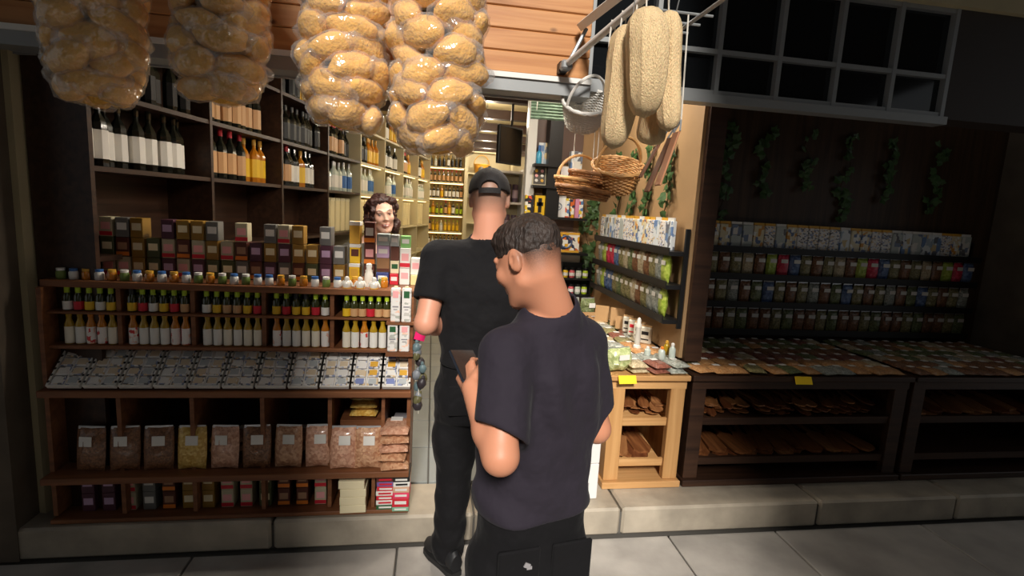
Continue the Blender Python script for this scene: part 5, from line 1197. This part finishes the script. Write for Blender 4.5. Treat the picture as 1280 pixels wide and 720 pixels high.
def rack(name, label, org, rz, L, seq, where, nrow=4, dark=False):
    t = thing(name, label, 'rack', org, rz)
    Mr = Matrix.Rotation(rz, 3, 'Z')
    for z in RZ[4-nrow:]: 
        new('shelf', MB().box((L/2, -.055, z-.012-org[2]), (L, .11, .024)).mesh('shelf', M_black), t); new('edge', MB().box((L/2, -.112, z+.004-org[2]), (L, .006, .035)).mesh('edge', M_black), t)
    z_ = RZ[4-nrow]-.05
    for x in (0, L): new('side', MB().box((x, -.012, (1.6+z_)/2-org[2]), (.016, .024, 1.6-z_)).mesh('side', M_black), t)
    for j, z in enumerate(RZ):
        if j < 4-nrow: continue
        s = .06; i = 0
        while s < L-.04:
            p = Vector(org)+Mr @ Vector((s, -.06, 0)); rown = ('lowest', 'third', 'second', 'top')[j]
            if j == 3:
                q = R.randrange(4); put(cards[q], 'printed_pack', 'printed %s pack on the top row of the %s' % (('blue', 'white', 'grey', 'ochre')[q], where), 'pack', (p.x, p.y, z+.0005), rz, 'printed packs on top of the '+where); s += .086
            else:
                k = seq[j][i % len(seq[j])]
                put(pk[k], 'spice_pouch', '%s pouch in the %s row of the %s' % (k, rown, where), 'pouch', (p.x, p.y, z+.0005), rz+R.uniform(-.08, .08), '%s pouches, %s row, %s' % (k, rown, where)); s += .092
            i += 1
    return t
# aisle side: runs from deep (left in view) towards the street
sq = {0: ['olive', 'green', 'beige', 'olive', 'brown', 'grey'], 1: ['grey', 'lime', 'blue', 'blue', 'olive', 'green', 'olive', 'olive', 'beige', 'brown', 'olive', 'grey'], 2: ['grey', 'lime', 'red', 'red', 'blue', 'olive', 'beige', 'green', 'brown', 'beige', 'brown', 'olive']}
rack('spice_rack', 'black shelf rack of spice pouches on the partition beside the aisle', (1.425, 4.12, .86), -math.pi/2, 1.38, sq, 'aisle rack', 3)
sq2 = {0: ['brown', 'olive', 'green', 'brown'], 1: ['green', 'blue', 'olive', 'brown', 'olive', 'grey', 'brown'], 2: ['lime', 'red', 'blue', 'olive', 'brown', 'olive', 'beige', 'brown']}
rack('spice_rack', 'long black shelf rack of spice pouches on the street wall', (1.62, 3.462, .86), 0, 2.5, sq2, 'street wall rack')
# ------------------------------------------------------------------ ivy garlands on the boards
M_leaf = mat('ivy_leaf', (66, 96, 52), .5, var=.35, vs=25); M_vine = mat('ivy_stem', (70, 58, 36), .8)
def ivy(p, L, nrm, label, seed, dens=70):
    rr = random.Random(seed); t = thing('ivy_garland', label, 'ivy', p, 0, 'ivy garlands'); n_ = Vector(nrm); sd_ = Vector((-n_.y, n_.x, 0))
    pts = [Vector((0, 0, -L*k/10))+sd_*.03*math.sin(k*1.3+seed)+n_*.012 for k in range(11)]
    new('stem', MB().tube(pts, .003, 5).mesh('stem', M_vine), t)
    lf = MB(); shape = [(0, 0), (.35, .15), (.5, .5), (.2, .62), (0, 1.0), (-.2, .62), (-.5, .5), (-.35, .15)]
    for k in range(int(L*dens)):
        u = rr.random(); b = pts[min(9, int(u*10))].lerp(pts[min(10, int(u*10)+1)], (u*10) % 1); s = rr.uniform(.045, .075)
        q = Matrix.Rotation(rr.uniform(0, 6.28), 3, n_) @ Matrix.Rotation(rr.uniform(-.6, .6), 3, sd_)
        up_ = Vector((0, 0, 1)); off = n_*rr.uniform(.004, .03)+sd_*rr.uniform(-.04, .04)
        V = [b+off+q @ (sd_*x*s+up_*(y-.2)*s+n_*(.12*s*(1-abs(x)*2))) for x, y in shape]
        lf.add(V, [(0, 1, 2, 3), (0, 3, 4), (0, 4, 5), (0, 5, 6, 7)])
    o = new('leaves', lf.mesh('leaves', M_leaf), t); o['kind'] = 'stuff'
W_ = ['nearest the doorway', 'second', 'third', 'fourth', 'fifth', 'sixth']
for q, (px, py, L_) in enumerate(((737, 250, .85), (750, 225, .95))): ivy(tuple(at(px, py, y=4.44)), L_, (0, -1, 0), ('ivy garland on the end board, beside the yellow gift box', 'denser ivy garland on the end board, by the aisle rack')[q], q+1, 75)
for q, (y, L_) in enumerate(((3.9, .35), (3.62, .42), (3.35, .40), (3.05, .5))): ivy((1.428, y, 2.12), L_+.1, (-1, 0, 0), 'ivy garland above the aisle rack, %s counting from the deep end' % ('first', 'second', 'third', 'fourth')[q], q+5, 75)
for q, (x, L_) in enumerate(((1.75, .5), (2.0, .8), (2.3, .45), (2.62, .4), (2.95, .6), (3.3, .45), (3.7, .5))): ivy((x, 3.465, 2.30), L_, (0, -1, 0), 'ivy garland on the street wall above the long rack, %s from the left' % ('first', 'second', 'third', 'fourth', 'fifth', 'sixth', 'seventh')[q], q+12, 60)

# ------------------------------------------------------------------ things hanging at the right of the doorway
t = thing('folding_awning_frame', 'white folding awning frame reaching out from the fascia', 'awning frame', (.55, 2.36, 2.29)); o_ = Vector((.55, 2.36, 2.29))
new('rod', MB().tube([(0, 0, 0), (.13, -.56, .09), (.26, -1.12, .18)], .014, 10).mesh('rod', M_white, True), t)
new('elbow', MB().box((.005, -.02, 0), (.05, .05, .04), bev=.008).mesh('elbow', M_grey), t)
new('bracket', MB().box((.0, .03, .0), (.04, .06, .05), bev=.006).mesh('bracket', M_black), t)
a, b = at(727, 32, y=2.36), at(775, -6, y=2.0)
new('beam', MB().tube([a-o_, b-o_, b+(b-a)*1.5-o_], .024, 4).mesh('beam', M_white), t)
new('brace', MB().tube([Vector(at(733, 36, y=2.34))-o_, Vector(at(712, 76, y=2.33))-o_], .009, 8).mesh('brace', M_grey), t)
def rodpt(u): return o_+Vector((.26*u, -1.12*u, .18*u))
for q, (u, L_) in enumerate(((.34, .30), (.40, .12), (.48, .26))):
    p = rodpt(u); c = MB()
    for sx in (-1, 1): c.tube([p+Vector((sx*.006, 0, .016))-p, Vector((sx*.012, sx*.006, -.05)), Vector((sx*.008, 0, -L_*.55)), Vector((sx*.002, 0, -L_))], .0032, 5)
    e = thing('cord_loop', 'white cord loop on the awning arm, %s' % ('nearest the fascia', 'short middle one', 'just left of the loofahs')[q], 'cord', p, 0, 'cord loops'); new('cord', c.mesh('cord', M_cord, True), e)
    new('knot', MB().lathe([(.002, .008), (.007, .004), (.007, -.004), (.002, -.008)], 8, (0, 0, -L_*.55)).mesh('knot', M_cord, True), e)
# loofahs
M_loof = mat('loofah', (248, 214, 164), .9, var=.10, vs=26, bmp=.9, bs=150, scale=(3, 3, .8), sub=.1)
def loofah(top, bot, r, label, seed):
    top, bot = Vector(top), Vector(bot); L_ = (top-bot).length; V = []; Fs = []; n = 28; m_ = 26
    for i in range(m_):
        u = i/(m_-1); e = (1-abs(2*u-1)**5)**.5 if 0 < u < 1 else .02
        rr_ = r*e*(.86+.2*math.sin(u*2.6+seed)+.10*u)
        for k in range(n):
            a_ = math.tau*k/n; rib = 1+.045*math.sin(a_*9+seed)+.03*noise.noise(Vector((math.cos(a_)*2, math.sin(a_)*2, u*9+seed)))
            bend = .02*math.sin(u*math.pi)*math.sin(seed*2.0)
            V.append((rr_*rib*math.cos(a_)+bend, rr_*rib*math.sin(a_)*.9, -L_*u))
    for i in range(m_-1):
        for k in range(n): Fs.append((i*n+k, i*n+(k+1) % n, (i+1)*n+(k+1) % n, (i+1)*n+k))
    Fs += [tuple(range(n)), tuple((m_-1)*n+k for k in range(n))]
    t = tag(new('loofah', None, None, top, (bot-top).to_track_quat('-Z', 'Y').to_euler()), label, 'loofah', 'loofahs hanging from the awning arm')
    new('sponge', MB().add(V, Fs).mesh('loofah', M_loof, True), t)
    new('cord', MB().tube([(0, 0, -.02), (0, 0, .03)], .003, 5).mesh('cord', M_cord), t)
lf = [((808, 8), (805, 148), 1.60, .064, 'long upright loofah hanging in front of the other loofahs'), ((790, 30), (765, 187), 1.72, .074, 'loofah slanting left behind the long upright one'), ((836, 12), (836, 165), 1.68, .060, 'loofah hanging to the right of the long upright one'), ((828, 95), (813, 182), 1.80, .064, 'shorter loofah low between the two hanging outer ones')]
for k, (p, q, y, r, lb) in enumerate(lf): loofah(at(*p, y=y), at(*q, y=y), r, lb, k+1.0)
t = thing('hanging_rail', 'thin steel rail carrying the loofahs and baskets', 'rail', (.8, 1.7, 2.42))
new('rail_bar', MB().tube([(-.14, 0, 0), (.24, 0, .0)], .009, 8).mesh('rail', M_grey), t); new('stay', MB().tube([(.18, 0, 0), (.18, .78, .0)], .008, 8).mesh('stay', M_grey), t)
for y in (2.0, 2.1, 2.2): new('cross_bar', MB().tube([(-.02, y-1.7, 0.01), (.24, y-1.7, .01)], .005, 6).mesh('cross_bar', M_grey), t)
for k, (x, y, z) in enumerate([tuple(at(p[0], p[1], y=y)) for p, q, y, r, lb in lf]): new('hook', MB().tube([(x-.8, y-1.7, z-2.42+.02), (x-.8, 0, .0)], .002, 5).mesh('hook', M_grey), t)
# baskets
def hang(t_, x, y, z):
    bpy.context.view_layer.update(); q = t_.matrix_basis.inverted()
    new('cord', MB().tube([q @ Vector((x, y, z)), q @ Vector((x, y, 2.222))], .002, 5).mesh('cord', M_cord), t_)
c = at(735, 152, y=2.5)
basket('hanging_basket', 'round white wicker basket hanging tilted behind the loofahs', (c.x-.03, c.y, c.z-.02), .075, .105, .13, M_wickw, .12, None, .3, (math.radians(38), math.radians(-22)), 22)
c = at(772, 222, y=2.46)
basket('hanging_basket', 'brown wicker basket tipped forward below the loofahs', (c.x, c.y+.03, c.z-.055), .082, .122, .12, M_wick, .14, None, .2, (math.radians(24), math.radians(-10)))
for q, (px, py, y, r) in enumerate(((728, 243, 2.50, .135), (722, 232, 2.53, .118), (737, 224, 2.49, .105))):
    c = at(px, py, y=y)
    b_ = basket('wicker_tray', 'shallow wicker tray, %s of the hanging nest' % ('largest and lowest', 'middle', 'uppermost')[q], (c.x, c.y, c.z-.02), r*.86, r, .045, (M_wickd, M_wick, M_wickd)[q], .12 if q == 1 else 0, 'nest of wicker trays', .2, (math.radians(4), math.radians(5)))
    hang(b_, c.x+(.04, -.03, .03)[q], c.y, c.z)
# leather strips
M_leath = mat('leather_brown', (104, 66, 46), .5, var=.15); M_leat2 = mat('leather_tan', (176, 122, 88), .5, var=.12)
for q, (p0, p1, y, w_) in enumerate((((838, 172), (808, 240), 2.1, .05), ((846, 165), (822, 232), 2.0, .055), ((830, 168), (800, 222), 2.2, .035))):
    a, b = at(*p0, y=y), at(*p1, y=y); d = b-a; L_ = d.length
    e = tag(new('leather_strap', None, None, a, d.to_track_quat('-Z', 'Y').to_euler()), '%s leather strap hanging right of the tipped wicker basket' % ('dark brown', 'tan', 'narrow dark')[q], 'strap', 'leather straps')
    new('strap', MB().box((0, 0, -L_/2), (w_, .008, L_), bev=.003).mesh('strap', (M_leath, M_leat2, M_leath)[q]), e); new('buckle', MB().tube([(-w_/2, 0, 0), (0, 0, .05), (w_/2, 0, 0)], .004, 6).mesh('buckle', M_grey), e)
    new('cord', MB().tube([(0, 0, .05), e.matrix_basis.inverted() @ Vector((a.x, a.y, 2.43))], .003, 5).mesh('cord', M_cord), e)
# bundle of green ribbed netting on the inner lintel, with a little camera
c = at(688, 133, y=3.4)
t = thing('netting_roll', 'folded bundle of green ribbed netting under the lintel', 'netting', tuple(c))
mb = MB()
for k in range(9): mb.tube([(-.125, .0, .075-k*.019), (-.04, -.012, .072-k*.0185), (.05, .004, .078-k*.019), (.125, 0, .074-k*.018)], .0115, 6)
new('net', mb.mesh('net', mat('net_green', (110, 134, 112), .8, var=.3, vs=40), True), t); new('cord', MB().tube([(-.09, 0, .08), (-.09, -.02, 0), (-.09, 0, -.08)], .003, 5).mesh('c', M_cord), t)
new('hanger', MB().tube([(0, .0, .08), (0, .0, 2.79-c.z)], .004, 5).mesh('h', M_grey), t)
c = at(716, 118, y=2.62)
t = thing('security_camera', 'small white camera beside the green netting', 'camera', tuple(c)); new('housing', MB().lathe([(.016, -.03), (.02, -.02), (.02, .03), (.012, .035)], 12, rot=Matrix.Rotation(math.pi/2, 3, 'X')).mesh('hs', M_white, True), t); new('lens', MB().lathe([(.011, 0), (.009, .006)], 10, (0, -.035, 0), rot=Matrix.Rotation(math.pi/2, 3, 'X')).mesh('ln', M_black), t); new('arm', MB().tube([(0, 0, .01), (.0, .0, .07)], .006, 6).mesh('arm', M_white), t)
# white cartons on the floor by the table
for q, (h, z) in enumerate(((.20, .15), (.24, .351))):
    t = thing('white_carton', 'white carton standing on the floor beside the table, %s one' % ('lower', 'upper')[q], 'box', (.845, 2.60, z), .06, 'white cartons')
    new('box', MB().box((0, 0, h/2), (.12, .26, h-.002), bev=.003).mesh('carton', mat('carton_white', (222, 220, 216), .6)), t); new('print', MB().box((.0, -.1306, h*.35), (.02, .001, .05)).mesh('p', M_greyb), t); new('tape', MB().box((0, 0, h-.0005), (.03, .262, .001)).mesh('tp', MATS['label_cream']), t)
basket('bread_basket', 'little beige woven basket on top of the white cartons', (.845, 2.55, .592), .045, .055, .05, M_wick, 0)
# ------------------------------------------------------------------ added awnings, out of view, keep the side areas dim
awning(-4.6, -.70, 'added unseen canvas awning shading the left stall')
awning(.98, 5.6, 'added unseen canvas awning shading the right stall')
